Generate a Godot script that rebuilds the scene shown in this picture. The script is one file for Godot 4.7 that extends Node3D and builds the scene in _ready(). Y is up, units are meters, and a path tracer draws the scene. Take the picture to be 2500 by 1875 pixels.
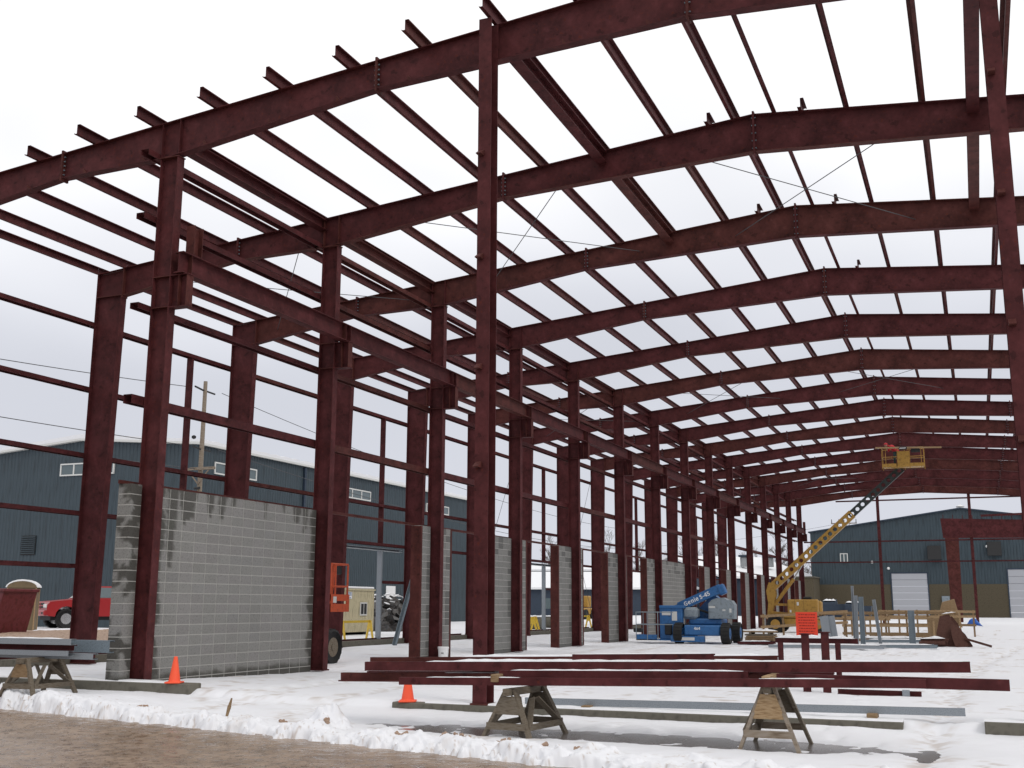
extends Node3D
# Steel frame of an industrial hall under construction, snow on the ground, overcast day.
# x runs across the hall, z along it (towards the viewer), frames stand every 6.1 m.
const S := 6.1
const RX := -4.08      # ridge
const RY := 11.98
const SL := 0.0915
const NF := 15
var M := {}
var used := {}
var rng := RandomNumberGenerator.new()
var nz := FastNoiseLite.new()
var nz2 := FastNoiseLite.new()
var nc := FastNoiseLite.new()

class MB:
	var v := PackedVector3Array()
	var n := PackedVector3Array()
	var c := PackedColorArray()
	func tri(a: Vector3, b: Vector3, d: Vector3, k: Vector3) -> void:
		v.append(a)
		if (b - a).cross(d - a).dot(k) > 0.0:
			v.append(d); v.append(b)
		else:
			v.append(b); v.append(d)
		n.append(k); n.append(k); n.append(k)
	func tris(a: Vector3, b: Vector3, d: Vector3, na: Vector3, nb: Vector3, nd: Vector3) -> void:
		v.append(a); n.append(na)
		if (b - a).cross(d - a).dot(na + nb + nd) > 0.0:
			v.append(d); v.append(b); n.append(nd); n.append(nb)
		else:
			v.append(b); v.append(d); n.append(nb); n.append(nd)
	func quad(a: Vector3, b: Vector3, d: Vector3, e: Vector3, k: Vector3) -> void:
		tri(a, b, d, k); tri(a, d, e, k)
	func flat(a: Vector3, b: Vector3, d: Vector3) -> void:
		tri(a, b, d, -(b - a).cross(d - a).normalized())
	func face(a: Vector3, b: Vector3, d: Vector3, e: Vector3, inside: Vector3) -> void:
		var k := (b - a).cross(d - a)
		if k.length() < 1e-9: k = (d - a).cross(e - a)
		k = k.normalized()
		if k.dot((a + b + d + e) * 0.25 - inside) < 0.0: k = -k
		quad(a, b, d, e, k)
	func hexa(p: Array) -> void:      # 8 corners: four below (in a ring), four above
		var m := Vector3.ZERO
		for q in p: m += q
		m /= 8.0
		face(p[0], p[1], p[2], p[3], m); face(p[4], p[5], p[6], p[7], m)
		for i in 4:
			var j := (i + 1) % 4
			face(p[i], p[j], p[j + 4], p[i + 4], m)
	func box(o: Vector3, s: Vector3, b := Basis()) -> void:
		var h := s * 0.5
		var p := []
		for y in [-1.0, 1.0]:
			for q in [[-1.0, -1.0], [1.0, -1.0], [1.0, 1.0], [-1.0, 1.0]]:
				p.append(o + b * Vector3(q[0] * h.x, y * h.y, q[1] * h.z))
		hexa(p)
	func bbox(a: Vector3, b: Vector3) -> void:
		box((a + b) * 0.5, (b - a).abs())
	func cbox(o: Vector3, s: Vector3, ch: float, b := Basis()) -> void:   # chamfered box
		var h := s * 0.5
		var g := [Vector3(1, 0, 0), Vector3(0, 1, 0), Vector3(0, 0, 1)]
		for i in 3:
			for sg in [-1.0, 1.0]:
				var k: Vector3 = g[i] * sg
				var u: Vector3 = g[(i + 1) % 3]
				var w: Vector3 = g[(i + 2) % 3]
				var o2: Vector3 = k * h[i]
				var hu: float = h[(i + 1) % 3] - ch
				var hw: float = h[(i + 2) % 3] - ch
				quad(o + b * (o2 + u * hu + w * hw), o + b * (o2 - u * hu + w * hw), o + b * (o2 - u * hu - w * hw), o + b * (o2 + u * hu - w * hw), b * k)
				for s2 in [-1.0, 1.0]:      # edge strips towards +-u
					var k2: Vector3 = (k + u * s2).normalized()
					var e1: Vector3 = k * h[i] + u * s2 * hu
					var e2: Vector3 = k * (h[i] - ch) + u * s2 * h[(i + 1) % 3]
					quad(o + b * (e1 + w * hw), o + b * (e1 - w * hw), o + b * (e2 - w * hw), o + b * (e2 + w * hw), b * k2)
					for s3 in [-1.0, 1.0]:
						if i == 0:
							var e3: Vector3 = k * (h.x - ch) + u * s2 * hu + w * s3 * h.z
							tri(o + b * (e1 + w * s3 * hw), o + b * (e2 + w * s3 * hw), o + b * e3, b * (k + u * s2 + w * s3).normalized())
	func ext(sec: PackedVector2Array, p0: Vector3, p1: Vector3, up: Vector3, cap := true) -> void:
		var area := 0.0
		var m := sec.size()
		for i in m: area += sec[i].cross(sec[(i + 1) % m])
		var s := sec.duplicate()
		if area < 0.0: s.reverse()
		var d := (p1 - p0).normalized()
		var r := d.cross(up).normalized()
		var u := r.cross(d)
		for i in m:
			var a := s[i]
			var b := s[(i + 1) % m]
			var e := b - a
			var k := (r * e.y - u * e.x).normalized()
			var oa := r * a.x + u * a.y
			var ob := r * b.x + u * b.y
			quad(p0 + oa, p0 + ob, p1 + ob, p1 + oa, k)
		if cap:
			var t := Geometry2D.triangulate_polygon(s)
			for i in range(0, t.size(), 3):
				var q := []
				for j in 3: q.append(r * s[t[i + j]].x + u * s[t[i + j]].y)
				tri(p0 + q[0], p0 + q[1], p0 + q[2], -d)
				tri(p1 + q[0], p1 + q[1], p1 + q[2], d)
	func bar(p0: Vector3, p1: Vector3, w: float, h: float, up := Vector3.UP) -> void:
		ext(PackedVector2Array([Vector2(-w, -h) * 0.5, Vector2(w, -h) * 0.5, Vector2(w, h) * 0.5, Vector2(-w, h) * 0.5]), p0, p1, up)
	func tube(p0: Vector3, p1: Vector3, r0: float, r1: float, m := 8, cap := true) -> void:
		var d := (p1 - p0).normalized()
		var x := d.cross(Vector3.UP if absf(d.y) < 0.9 else Vector3.RIGHT).normalized()
		var y := d.cross(x)
		for i in m:
			var a := TAU * i / m
			var b := TAU * (i + 1) / m
			var ka := x * cos(a) + y * sin(a)
			var kb := x * cos(b) + y * sin(b)
			tris(p0 + ka * r0, p0 + kb * r0, p1 + kb * r1, ka, kb, kb)
			tris(p0 + ka * r0, p1 + kb * r1, p1 + ka * r1, ka, kb, ka)
			if cap:
				if r0 > 0.0: tri(p0, p0 + ka * r0, p0 + kb * r0, -d)
				if r1 > 0.0: tri(p1, p1 + ka * r1, p1 + kb * r1, d)
	func path(p: Array, r: float, m := 6) -> void:
		for i in p.size() - 1: tube(p[i], p[i + 1], r, r, m)
	func prism(poly: PackedVector2Array, t: Transform3D, depth: float) -> void:   # outline in local xy, thickness along local z
		ext(poly, t * Vector3(0, 0, depth * 0.5), t * Vector3(0, 0, -depth * 0.5), t.basis.y, true)
	func lathe(prof: Array, o: Vector3, m := 20) -> void:
		for j in prof.size() - 1:
			var a: Vector2 = prof[j]
			var b: Vector2 = prof[j + 1]
			var sl := Vector2(b.y - a.y, a.x - b.x).normalized()
			for i in m:
				var f := TAU * i / m
				var g := TAU * (i + 1) / m
				var cf := Vector3(cos(f), 0, sin(f))
				var cg := Vector3(cos(g), 0, sin(g))
				var nf := cf * sl.x + Vector3.UP * sl.y
				var ng := cg * sl.x + Vector3.UP * sl.y
				var pa := o + Vector3.UP * a.y
				var pb := o + Vector3.UP * b.y
				if a.x > 0.0: tris(pa + cf * a.x, pa + cg * a.x, pb + cg * b.x, nf, ng, ng)
				if b.x > 0.0: tris(pa + cf * a.x, pb + cg * b.x, pb + cf * b.x, nf, ng, nf)
	func arr() -> ArrayMesh:
		var a := []
		a.resize(Mesh.ARRAY_MAX)
		a[Mesh.ARRAY_VERTEX] = v
		a[Mesh.ARRAY_NORMAL] = n
		if c.size() == v.size() and c.size() > 0: a[Mesh.ARRAY_COLOR] = c
		var am := ArrayMesh.new()
		am.add_surface_from_arrays(Mesh.PRIMITIVE_TRIANGLES, a)
		return am

func numbered(called: String, parent: Node) -> String:
	var key := str(parent.get_instance_id()) + called
	var k: int = used.get(key, 0)
	used[key] = k + 1
	return called if k == 0 else "%s_%03d" % [called, k]
func tag(o: Node, label: String, category: String, group := "") -> Node:
	o.set_meta("label", label); o.set_meta("category", category); o.set_meta("kind", "thing")
	if group != "": o.set_meta("group", group)
	return o
func node(called: String, mesh: Mesh, parent: Node) -> MeshInstance3D:
	var o := MeshInstance3D.new()
	o.mesh = mesh
	o.name = numbered(called, parent)
	parent.add_child(o, true)
	return o
func part(called: String, b: MB, m: Material, parent: Node) -> MeshInstance3D:
	var am := b.arr()
	am.surface_set_material(0, m)
	return node(called, am, parent)
func thing(called: String, label: String, category: String, group := "", at := Vector3.ZERO, turn := 0.0) -> Node3D:
	var o := Node3D.new()
	o.name = numbered(called, self)
	add_child(o, true)
	o.position = at
	o.rotation.y = turn
	tag(o, label, category, group)
	return o
func solo(called: String, b: MB, m: Material, label: String, category: String, group := "") -> MeshInstance3D:
	var o := part(called, b, m, self)
	tag(o, label, category, group)
	return o
func setting(called: String, b: MB, m: Material) -> MeshInstance3D:
	var o := part(called, b, m, self)
	o.set_meta("kind", "structure")
	return o
func copy(o: Node3D, base: String, at: Vector3, turn := 0.0, label := "") -> Node3D:
	var r: Node3D = o.duplicate()
	r.name = numbered(base, self)
	add_child(r, true)
	r.position = at
	r.rotation.y = turn
	if label != "": r.set_meta("label", label)
	return r

func nth(k: int) -> String:
	return ["first", "second", "third", "fourth", "fifth", "sixth", "seventh", "eighth", "ninth", "tenth", "eleventh", "twelfth", "thirteenth", "fourteenth", "fifteenth"][k]
func ss(a: float, b: float, x: float) -> float:
	var t := clampf((x - a) / (b - a), 0.0, 1.0)
	return t * t * (3.0 - 2.0 * t)
func lin(r: float, g: float, b: float) -> Color:
	return Color(r, g, b).linear_to_srgb()
func ntex(sd: int, freq: float, cols: Array, w := 256, oct := 4, stretch := Vector2(1, 1)) -> ImageTexture:
	var f := FastNoiseLite.new()
	f.seed = sd; f.frequency = freq; f.fractal_octaves = oct
	f.noise_type = FastNoiseLite.TYPE_SIMPLEX_SMOOTH
	var im := f.get_seamless_image(w, w)
	var g := Gradient.new()
	var offs := PackedFloat32Array()
	var cc := PackedColorArray()
	for i in cols.size():
		offs.append(float(i) / (cols.size() - 1)); cc.append(cols[i])
	g.offsets = offs; g.colors = cc
	var out := Image.create(w, w, false, Image.FORMAT_RGB8)
	for y in w:
		for x in w:
			out.set_pixel(x, y, g.sample(im.get_pixel(int(x * stretch.x) % w, int(y * stretch.y) % w).r))
	out.generate_mipmaps()
	return ImageTexture.create_from_image(out)
func mat(name_: String, col: Color, rough: float, tex: Texture2D = null, sc := 1.0, metal := 0.0, vc := false) -> StandardMaterial3D:
	var m := StandardMaterial3D.new()
	m.albedo_color = col
	m.roughness = rough
	m.metallic = metal
	if tex:
		m.albedo_texture = tex
		m.uv1_triplanar = true
		m.uv1_world_triplanar = true
		m.uv1_scale = Vector3.ONE * sc
	if vc: m.vertex_color_use_as_albedo = true
	M[name_] = m
	return m

func materials() -> void:
	var g1 := func(a: float) -> Color: return Color(a, a, a)
	var mott := ntex(3, 0.02, [g1.call(0.72), g1.call(0.9), g1.call(1.0), g1.call(0.97), g1.call(0.8)])
	var fine := ntex(5, 0.06, [g1.call(0.68), g1.call(0.92), g1.call(1.0), g1.call(0.86)])
	var prim := primer()
	var streak := ntex(13, 0.012, [g1.call(0.75), g1.call(0.95), g1.call(1.0), g1.call(0.88)], 256, 5, Vector2(6, 1))
	var wood := ntex(17, 0.02, [Color(0.62, 0.56, 0.5), Color(0.9, 0.87, 0.82), Color(1, 1, 1), Color(0.8, 0.76, 0.7)], 256, 4, Vector2(1, 7))
	var gal := ntex(21, 0.09, [g1.call(0.78), g1.call(0.9), g1.call(1.0), g1.call(0.85)], 256, 2)
	var rust := ntex(25, 0.03, [Color(0.5, 0.42, 0.38), Color(0.9, 0.78, 0.7), Color(1, 1, 1), Color(0.7, 0.55, 0.48)], 256, 5)
	var mud := ntex(29, 0.025, [Color(0.6, 0.55, 0.5), Color(0.85, 0.82, 0.78), Color(1, 0.99, 0.97), Color(0.9, 0.86, 0.82), Color(0.7, 0.66, 0.62)], 512, 6)
	for i in 3:
		var k: Vector3 = [Vector3(0.086, 0.0245, 0.0262), Vector3(0.079, 0.022, 0.0238), Vector3(0.089, 0.0295, 0.0258)][i]
		var m := mat("steel%d" % i, lin(k.x * 1.85, k.y * 1.70, k.z * 1.68), 0.6, prim, 0.25)
		m.metallic_specular = 0.25
	mat("snow", Color(1, 1, 1), 0.75, null, 1.0, 0.0, true)
	mat("snowcap", lin(0.74, 0.745, 0.765), 0.75)
	road_material()
	mat("mud", lin(0.36, 0.26, 0.20), 0.75, mud, 0.4)
	mat("puddle", lin(0.13, 0.115, 0.105), 0.22, mott, 0.6)
	for i in 5:
		var k2: float = [0.205, 0.215, 0.197, 0.222, 0.125][i]
		mat("block%d" % i, lin(k2, k2 * 0.985, k2 * 0.94), 0.92, fine, 1.4)
	mat("blockvc", Color(1, 1, 1), 0.92, fine, 1.4, 0.0, true)
	mat("mortar", lin(0.45, 0.44, 0.41), 0.95, fine, 2.0)
	mat("concrete", lin(0.135, 0.125, 0.10), 0.9, mott, 0.8)
	mat("galv", lin(0.30, 0.33, 0.36), 0.42, gal, 2.2, 0.35)
	mat("galv_dark", lin(0.19, 0.235, 0.27), 0.5, gal, 1.2, 0.2)
	mat("old_wood", lin(0.16, 0.135, 0.105), 0.85, wood, 1.3)
	mat("new_wood", lin(0.36, 0.25, 0.14), 0.8, wood, 1.1)
	mat("mid_wood", lin(0.25, 0.17, 0.095), 0.85, wood, 1.0)
	mat("cone", lin(0.85, 0.09, 0.03), 0.55)
	mat("board_red", lin(0.78, 0.06, 0.025), 0.7)
	mat("board_ink", lin(0.33, 0.02, 0.012), 0.8)
	mat("yellow", lin(0.60, 0.40, 0.03), 0.55)
	mat("lift_yellow", lin(0.37, 0.205, 0.034), 0.5, mott, 0.7)
	mat("lift_black", lin(0.018, 0.026, 0.024), 0.5)
	mat("lift_blue", lin(0.022, 0.115, 0.30), 0.45, mott, 0.8)
	mat("lift_grey", lin(0.22, 0.26, 0.29), 0.5, mott, 0.8)
	mat("lift_orange", lin(0.50, 0.075, 0.022), 0.55, mott, 0.9)
	mat("rubber", lin(0.016, 0.016, 0.016), 0.85, mott, 2.0)
	mat("dark", lin(0.012, 0.012, 0.013), 0.7)
	mat("white", lin(0.72, 0.72, 0.72), 0.55)
	mat("sticker", lin(0.55, 0.55, 0.53), 0.6)
	mat("navy", lin(0.02, 0.035, 0.06), 0.6, mott, 0.3)
	mat("siding", lin(0.035, 0.054, 0.067), 0.5, streak, 0.12)
	mat("siding_far", lin(0.036, 0.057, 0.071), 0.5, streak, 0.12)
	mat("trim_white", lin(0.6, 0.6, 0.58), 0.6)
	mat("glass", lin(0.10, 0.13, 0.14), 0.12)
	mat("tan_block", lin(0.085, 0.069, 0.042), 0.9, fine, 0.4)
	mat("door_grey", lin(0.37, 0.38, 0.41), 0.6)
	mat("tan", lin(0.165, 0.12, 0.065), 0.7, streak, 0.3)
	mat("cream", lin(0.52, 0.46, 0.30), 0.6, streak, 0.25)
	mat("maroon", lin(0.14, 0.022, 0.03), 0.55, rust, 0.4)
	mat("truck_red", lin(0.29, 0.009, 0.011), 0.3)
	mat("chrome", lin(0.5, 0.5, 0.5), 0.2, null, 1.0, 0.9)
	mat("lamp", lin(0.6, 0.6, 0.58), 0.15)
	mat("rusty", lin(0.075, 0.030, 0.021), 0.85, rust, 0.8)
	mat("scrap", lin(0.075, 0.08, 0.085), 0.6, rust, 0.5)
	mat("bark", lin(0.12, 0.10, 0.085), 0.95)
	mat("pole", lin(0.26, 0.22, 0.18), 0.9, wood, 0.5)
	mat("wire", lin(0.05, 0.05, 0.055), 0.6)
	mat("tarp", lin(0.015, 0.10, 0.42), 0.5)
	mat("low_grey", lin(0.28, 0.29, 0.30), 0.8, streak, 0.1)
	mat("skin", lin(0.45, 0.26, 0.19), 0.6)
	mat("jacket", lin(0.42, 0.02, 0.03), 0.8)
	mat("trousers", lin(0.03, 0.05, 0.05), 0.85)

func primer() -> ImageTexture:     # shop primer: faded patches, rust bleeding through, pale scuffs and drag marks
	var w := 768
	var im := []
	for q in [[71, 0.006, 4], [72, 0.05, 4], [73, 0.018, 5], [74, 0.11, 2]]:
		var f := FastNoiseLite.new(); f.seed = q[0]; f.frequency = q[1]; f.fractal_octaves = q[2]
		im.append(f.get_seamless_image(w, w))
	var o := Image.create(w, w, false, Image.FORMAT_RGB8)
	for y in w:
		for x in w:
			var a: float = im[0].get_pixel(x, y).r; var b: float = im[1].get_pixel(x, y).r
			var c: float = im[2].get_pixel(x, y).r; var d: float = im[3].get_pixel(x, (y * 5) % w).r
			var k := 0.60 + 0.22 * a + 0.10 * (b - 0.5) + 0.12 * (c - 0.5)
			var col := Color(k, k, k)
			if c > 0.70: col = col.lerp(Color(0.86, 0.92, 0.94), minf(0.5, (c - 0.70) * 2.2))      # chalky fading
			if b > 0.76 and a < 0.5: col = col.lerp(Color(0.82, 0.70, 0.5), 0.55)                   # rust specks
			if d > 0.80 and c < 0.42: col = col.lerp(Color(1, 1, 1), 0.35)                          # scuffs
			if c < 0.22: col = col * 0.86
			o.set_pixel(x, y, col)
	o.generate_mipmaps()
	return ImageTexture.create_from_image(o)
func road_material() -> void:
	var a := FastNoiseLite.new(); a.seed = 61; a.frequency = 0.008; a.fractal_octaves = 5
	var b := FastNoiseLite.new(); b.seed = 62; b.frequency = 0.12; b.fractal_octaves = 3
	var c := FastNoiseLite.new(); c.seed = 63; c.frequency = 0.03; c.fractal_octaves = 4
	var w := 768
	var ia := a.get_seamless_image(w, w); var ib := b.get_seamless_image(w, w); var ic := c.get_seamless_image(w, w)
	var o := Image.create(w, w, false, Image.FORMAT_RGB8)
	var r := Image.create(w, w, false, Image.FORMAT_RGB8)
	var h := Image.create(w, w, false, Image.FORMAT_RGB8)
	for y in w:
		for x in w:
			var p := ia.get_pixel(x, y).r; var q := ib.get_pixel(x, y).r; var s := ic.get_pixel(x, y).r
			var k := 0.74 + 0.24 * p + 0.16 * (s - 0.5) + 0.14 * (q - 0.5)
			if q < 0.2 and s < 0.5: k *= 0.62
			if q > 0.83 and s > 0.5: k *= 1.12
			o.set_pixel(x, y, Color(k, k * lerpf(0.955, 0.985, p), k * lerpf(0.89, 0.96, p)))
			var ro := clampf(0.22 + 0.55 * (s - 0.35) + 0.12 * (q - 0.5), 0.14, 0.6)
			r.set_pixel(x, y, Color(ro, ro, ro))
			var hh := 0.5 * q + 0.5 * s
			h.set_pixel(x, y, Color(hh, hh, hh))
	o.generate_mipmaps(); r.generate_mipmaps()
	h.bump_map_to_normal_map(3.0)
	h.generate_mipmaps()
	var m := mat("road", lin(0.325, 0.245, 0.19), 1.0, ImageTexture.create_from_image(o), 0.22)
	m.roughness_texture = ImageTexture.create_from_image(r)
	m.normal_enabled = true
	m.normal_texture = ImageTexture.create_from_image(h)
	m.normal_scale = 0.4

# sections -------------------------------------------------------------
func zsec(d: float, f: float, l: float, t: float) -> PackedVector2Array:   # Z, web on x = 0, foot at y = 0
	return PackedVector2Array([Vector2(-t / 2, t), Vector2(-f + t, t), Vector2(-f + t, l), Vector2(-f, l), Vector2(-f, 0), Vector2(t / 2, 0), Vector2(t / 2, d - t), Vector2(f - t, d - t), Vector2(f - t, d - l), Vector2(f, d - l), Vector2(f, d), Vector2(-t / 2, d)])
func csec(d: float, f: float, l: float, t: float) -> PackedVector2Array:   # C, web on x = 0, opening to +x
	return PackedVector2Array([Vector2(0, 0), Vector2(f, 0), Vector2(f, l), Vector2(f - t, l), Vector2(f - t, t), Vector2(t, t), Vector2(t, d - t), Vector2(f - t, d - t), Vector2(f - t, d - l), Vector2(f, d - l), Vector2(f, d), Vector2(0, d)])
func isec(d: float, b: float, tf: float, tw: float) -> PackedVector2Array:
	var h := d / 2; var w := b / 2; var q := tw / 2
	return PackedVector2Array([Vector2(-w, -h), Vector2(w, -h), Vector2(w, -h + tf), Vector2(q, -h + tf), Vector2(q, h - tf), Vector2(w, h - tf), Vector2(w, h), Vector2(-w, h), Vector2(-w, h - tf), Vector2(-q, h - tf), Vector2(-q, -h + tf), Vector2(-w, -h + tf)])
func lsec(a: float, b: float, t: float) -> PackedVector2Array:
	return PackedVector2Array([Vector2(0, 0), Vector2(a, 0), Vector2(a, t), Vector2(t, t), Vector2(t, b), Vector2(0, b)])
func rtop(x: float) -> float: return RY - SL * absf(x - RX)

# ground ---------------------------------------------------------------
func road_edge(x: float) -> float: return 2.25 + 0.252 * (x + 15.5)
func base_y(x: float, z: float) -> float:
	var y := -0.02 + 0.1 * ss(-11.0, -14.2, x) * ss(-6.0, -0.5, z)
	y -= 0.10 * ss(0.16, 0.42, z)
	y -= 0.05 * ss(1.0, 3.2, z)
	y -= 0.03 * exp(-pow((z - 0.8) / 0.35, 2.0))
	y += 0.42 * ss(-25.0, -31.0, x) * ss(-32.0, -24.0, z) * ss(14.0, 2.0, z)
	y += 0.42 * ss(-88.0, -112.0, z)
	return y
func snow_y(x: float, z: float) -> float:
	var y := base_y(x, z)
	var near := ss(-14.0, -2.0, z)
	var a := nz.get_noise_2d(x * 0.5, z * 0.5)
	var b := nz.get_noise_2d(x * 2.3 + 40.0, z * 2.3)
	y += 0.02 * a + 0.010 * b
	if z > -30.0: y += 0.006 * nz2.get_noise_2d(x * 3.0, z * 3.0)
	# drift heaped against the end beam on the right
	y += 0.09 * exp(-pow((x + 2.2) / 1.1, 2.0) - pow((z - 1.0) / 0.35, 2.0))
	# wheel tracks running in through the opening
	for t in [-11.9, -10.3]:
		var tx: float = t + 0.04 * z + 0.12 * sin(z * 0.3)
		y -= 0.03 * exp(-pow((x - tx) / 0.16, 2.0)) * near * (0.6 + 0.8 * absf(b))
	# bootprints, one every 0.36 m, alternating sides, along a few trodden paths
	if z > -40.0 and z < 3.2:
		for q in [[-8.6, 1.2, -2.0, 0.9], [-6.5, 0.9, -10.5, -9.0], [-2.2, 1.4, -3.5, -24.0], [-12.5, 1.2, -12.8, -14.0], [-0.9, 1.3, -1.4, -28.0], [-5.2, -0.8, -12.5, -28.0]]:
			var pa := Vector2(q[0], q[1]); var pb := Vector2(q[2], q[3])
			var dl := pb - pa; var ll := dl.length(); dl /= ll
			var rel := Vector2(x, z) - pa
			var s0 := rel.dot(dl); var n0 := rel.cross(dl) + 0.25 * sin(s0 * 0.5)
			if s0 < 0.0 or s0 > ll or absf(n0) > 0.35: continue
			var ip := floorf(s0 / 0.36)
			var sd := 0.11 if int(ip) % 2 == 0 else -0.11
			var u0 := (s0 - (ip + 0.5) * 0.36) / 0.12; var v0 := (n0 - sd) / 0.055
			y -= 0.035 * exp(-u0 * u0 * u0 * u0 - v0 * v0 * v0 * v0)
	for t in [-6.6, -4.7]:
		var tx3: float = t + 0.012 * (z + 12.0) * (z + 12.0)
		y -= 0.045 * exp(-pow((x - tx3) / 0.17, 4.0)) * ss(-34.0, -26.0, z) * ss(-1.0, -4.0, z) * (0.6 + 0.8 * absf(b))
	for t in [0.3, 1.9]:
		var tx2: float = t - 0.06 * (z + 20.0) + 0.4 * sin(z * 0.11)
		y -= 0.04 * exp(-pow((x - tx2) / 0.2, 2.0)) * ss(-60.0, -20.0, z)
	var d := road_edge(x) - z      # the bank along the road is a mesh of its own
	if d < 1.4: y = lerpf(y - 0.07 * ss(1.35, 0.95, d), -0.42, ss(0.3, 0.0, d))
	# the big lump by the opening
	y += 0.22 * maxf(0.0, 1.0 - pow((x + 8.75) / 0.40, 2.0) - pow((z - 3.05) / 0.26, 2.0)) * (1.0 + 1.2 * nz2.get_noise_2d(x * 2.5, z * 2.5))
	# slushy hollow under the saw-horses
	var u := (x + 4.9) / 3.5
	var w := (z - 2.15 - 0.03 * (x + 5.0)) / 0.55
	var pd := exp(-u * u * u * u - w * w)
	y -= 0.19 * pd * (0.85 + 0.9 * b + 0.3 * a)
	for q in [[-3.3, 1.45], [-3.0, 1.62], [-4.05, 1.75], [-4.4, 1.5], [-5.1, 1.2], [-2.1, 1.55], [-1.6, 1.9]]:
		y -= 0.05 * exp(-pow((x - q[0]) / 0.09, 2.0) - pow((z - q[1]) / 0.13, 2.0))
	return y
func bank_y(x: float, z: float) -> float:
	var d := road_edge(x) - z
	var l := nz2.get_noise_2d(x * 1.5, z * 1.5)
	var l2 := nz2.get_noise_2d(x * 5.0 + 9.0, z * 5.0)
	var l3 := nz2.get_noise_2d(x * 0.45 + 70.0, z * 0.45)
	var l4 := nz2.get_noise_2d(x * 14.0 + 9.0, z * 14.0)
	var l5 := nz.get_noise_2d(x * 0.9 - 20.0, z * 0.9)
	var wx := x + 0.14 * nz2.get_noise_2d(x * 2.6, z * 2.6 + 30.0) + 0.03 * l4
	var wz := z + 0.14 * nz2.get_noise_2d(x * 2.6 + 80.0, z * 2.6) + 0.03 * l2
	var d1 := (nc.get_noise_2d(wx * 0.8, wz * 0.8) + 1.0) / 0.75
	var d2 := (nc.get_noise_2d(wx * 1.9 + 7.0, wz * 1.9) + 1.0) / 0.75
	var d3 := (nc.get_noise_2d(wx * 4.3 + 3.0, wz * 4.3) + 1.0) / 0.75
	var c1 := maxf(0.0, 1.0 - d1 * d1)
	var c2 := maxf(0.0, 1.0 - d2 * d2)
	var c3 := maxf(0.0, 1.0 - d3 * d3)
	var y := base_y(x, z) + 0.02 * nz.get_noise_2d(x * 0.5, z * 0.5)
	var crest := 0.46 + 0.2 * l3
	var e1 := exp(-pow((d - crest) / (0.32 + 0.12 * l3), 2.0))
	y += e1 * maxf(0.0, 0.05 + 0.07 * l3 + 0.04 * l)
	var rough := e1 * 0.8 + 0.2 * ss(1.3, 0.8, d)
	y += 0.8 * rough * (0.085 * c1 * ss(-0.15, 0.35, l5 + 0.6 * l) + 0.04 * c2 * ss(-0.3, 0.3, l) + 0.016 * c3 + 0.016 * l2 + 0.007 * l4)
	y += 0.22 * maxf(0.0, 1.0 - pow((x + 8.75) / 0.40, 2.0) - pow((z - 3.05) / 0.26, 2.0)) * (1.0 + 1.2 * nz2.get_noise_2d(x * 2.5, z * 2.5))
	var e := d + 0.16 * l + 0.07 * l2 + 0.08 * (c1 - 0.5) + 0.05 * (c2 - 0.5)
	y = lerpf(y, -0.38, ss(0.34, -0.04, e))
	y += 0.03 * c2 * ss(0.34, 0.16, e) * ss(-0.06, 0.1, e)
	return y - 0.09 * ss(1.2, 1.5, d)
func axis(segs: Array) -> PackedFloat32Array:     # [from, to, step] runs
	var o := PackedFloat32Array()
	for s in segs:
		var k := int(round(absf(s[1] - s[0]) / s[2]))
		for i in k: o.append(lerpf(s[0], s[1], float(i) / k))
	o.append(segs[-1][1])
	return o
func sheet(xs: PackedFloat32Array, zs: PackedFloat32Array, fy: Callable, fc, bank := false) -> ArrayMesh:
	var nx := xs.size(); var nzz := zs.size()
	var v := PackedVector3Array(); v.resize(nx * nzz)
	var nn := PackedVector3Array(); nn.resize(nx * nzz)
	var cc := PackedColorArray()
	var use_c: bool = fc != null or bank
	if use_c: cc.resize(nx * nzz)
	for j in nzz:
		for i in nx:
			var y: float = fy.call(xs[i], zs[j])
			v[j * nx + i] = Vector3(xs[i], y, road_edge(xs[i]) - zs[j] if bank else zs[j])
	for j in nzz:
		for i in nx:
			var i0 := maxi(i - 1, 0); var i1 := mini(i + 1, nx - 1)
			var j0 := maxi(j - 1, 0); var j1 := mini(j + 1, nzz - 1)
			var k := (v[j1 * nx + i] - v[j0 * nx + i]).cross(v[j * nx + i1] - v[j * nx + i0]).normalized()
			if k.y < 0.0: k = -k
			nn[j * nx + i] = k
			if use_c: cc[j * nx + i] = snow_col(v[j * nx + i]) if bank else fc.call(v[j * nx + i])
	var ix := PackedInt32Array(); ix.resize((nx - 1) * (nzz - 1) * 6)
	var q := 0
	var up := (zs[1] > zs[0]) != bank
	for j in nzz - 1:
		for i in nx - 1:
			var a := j * nx + i
			var b := a + 1; var c := a + nx; var d := c + 1
			var t := [a, b, d, a, d, c] if up else [a, d, b, a, c, d]
			for w in t:
				ix[q] = w; q += 1
	var arrs := []
	arrs.resize(Mesh.ARRAY_MAX)
	arrs[Mesh.ARRAY_VERTEX] = v; arrs[Mesh.ARRAY_NORMAL] = nn; arrs[Mesh.ARRAY_INDEX] = ix
	if use_c: arrs[Mesh.ARRAY_COLOR] = cc
	var am := ArrayMesh.new()
	am.add_surface_from_arrays(Mesh.PRIMITIVE_TRIANGLES, arrs)
	return am
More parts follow.
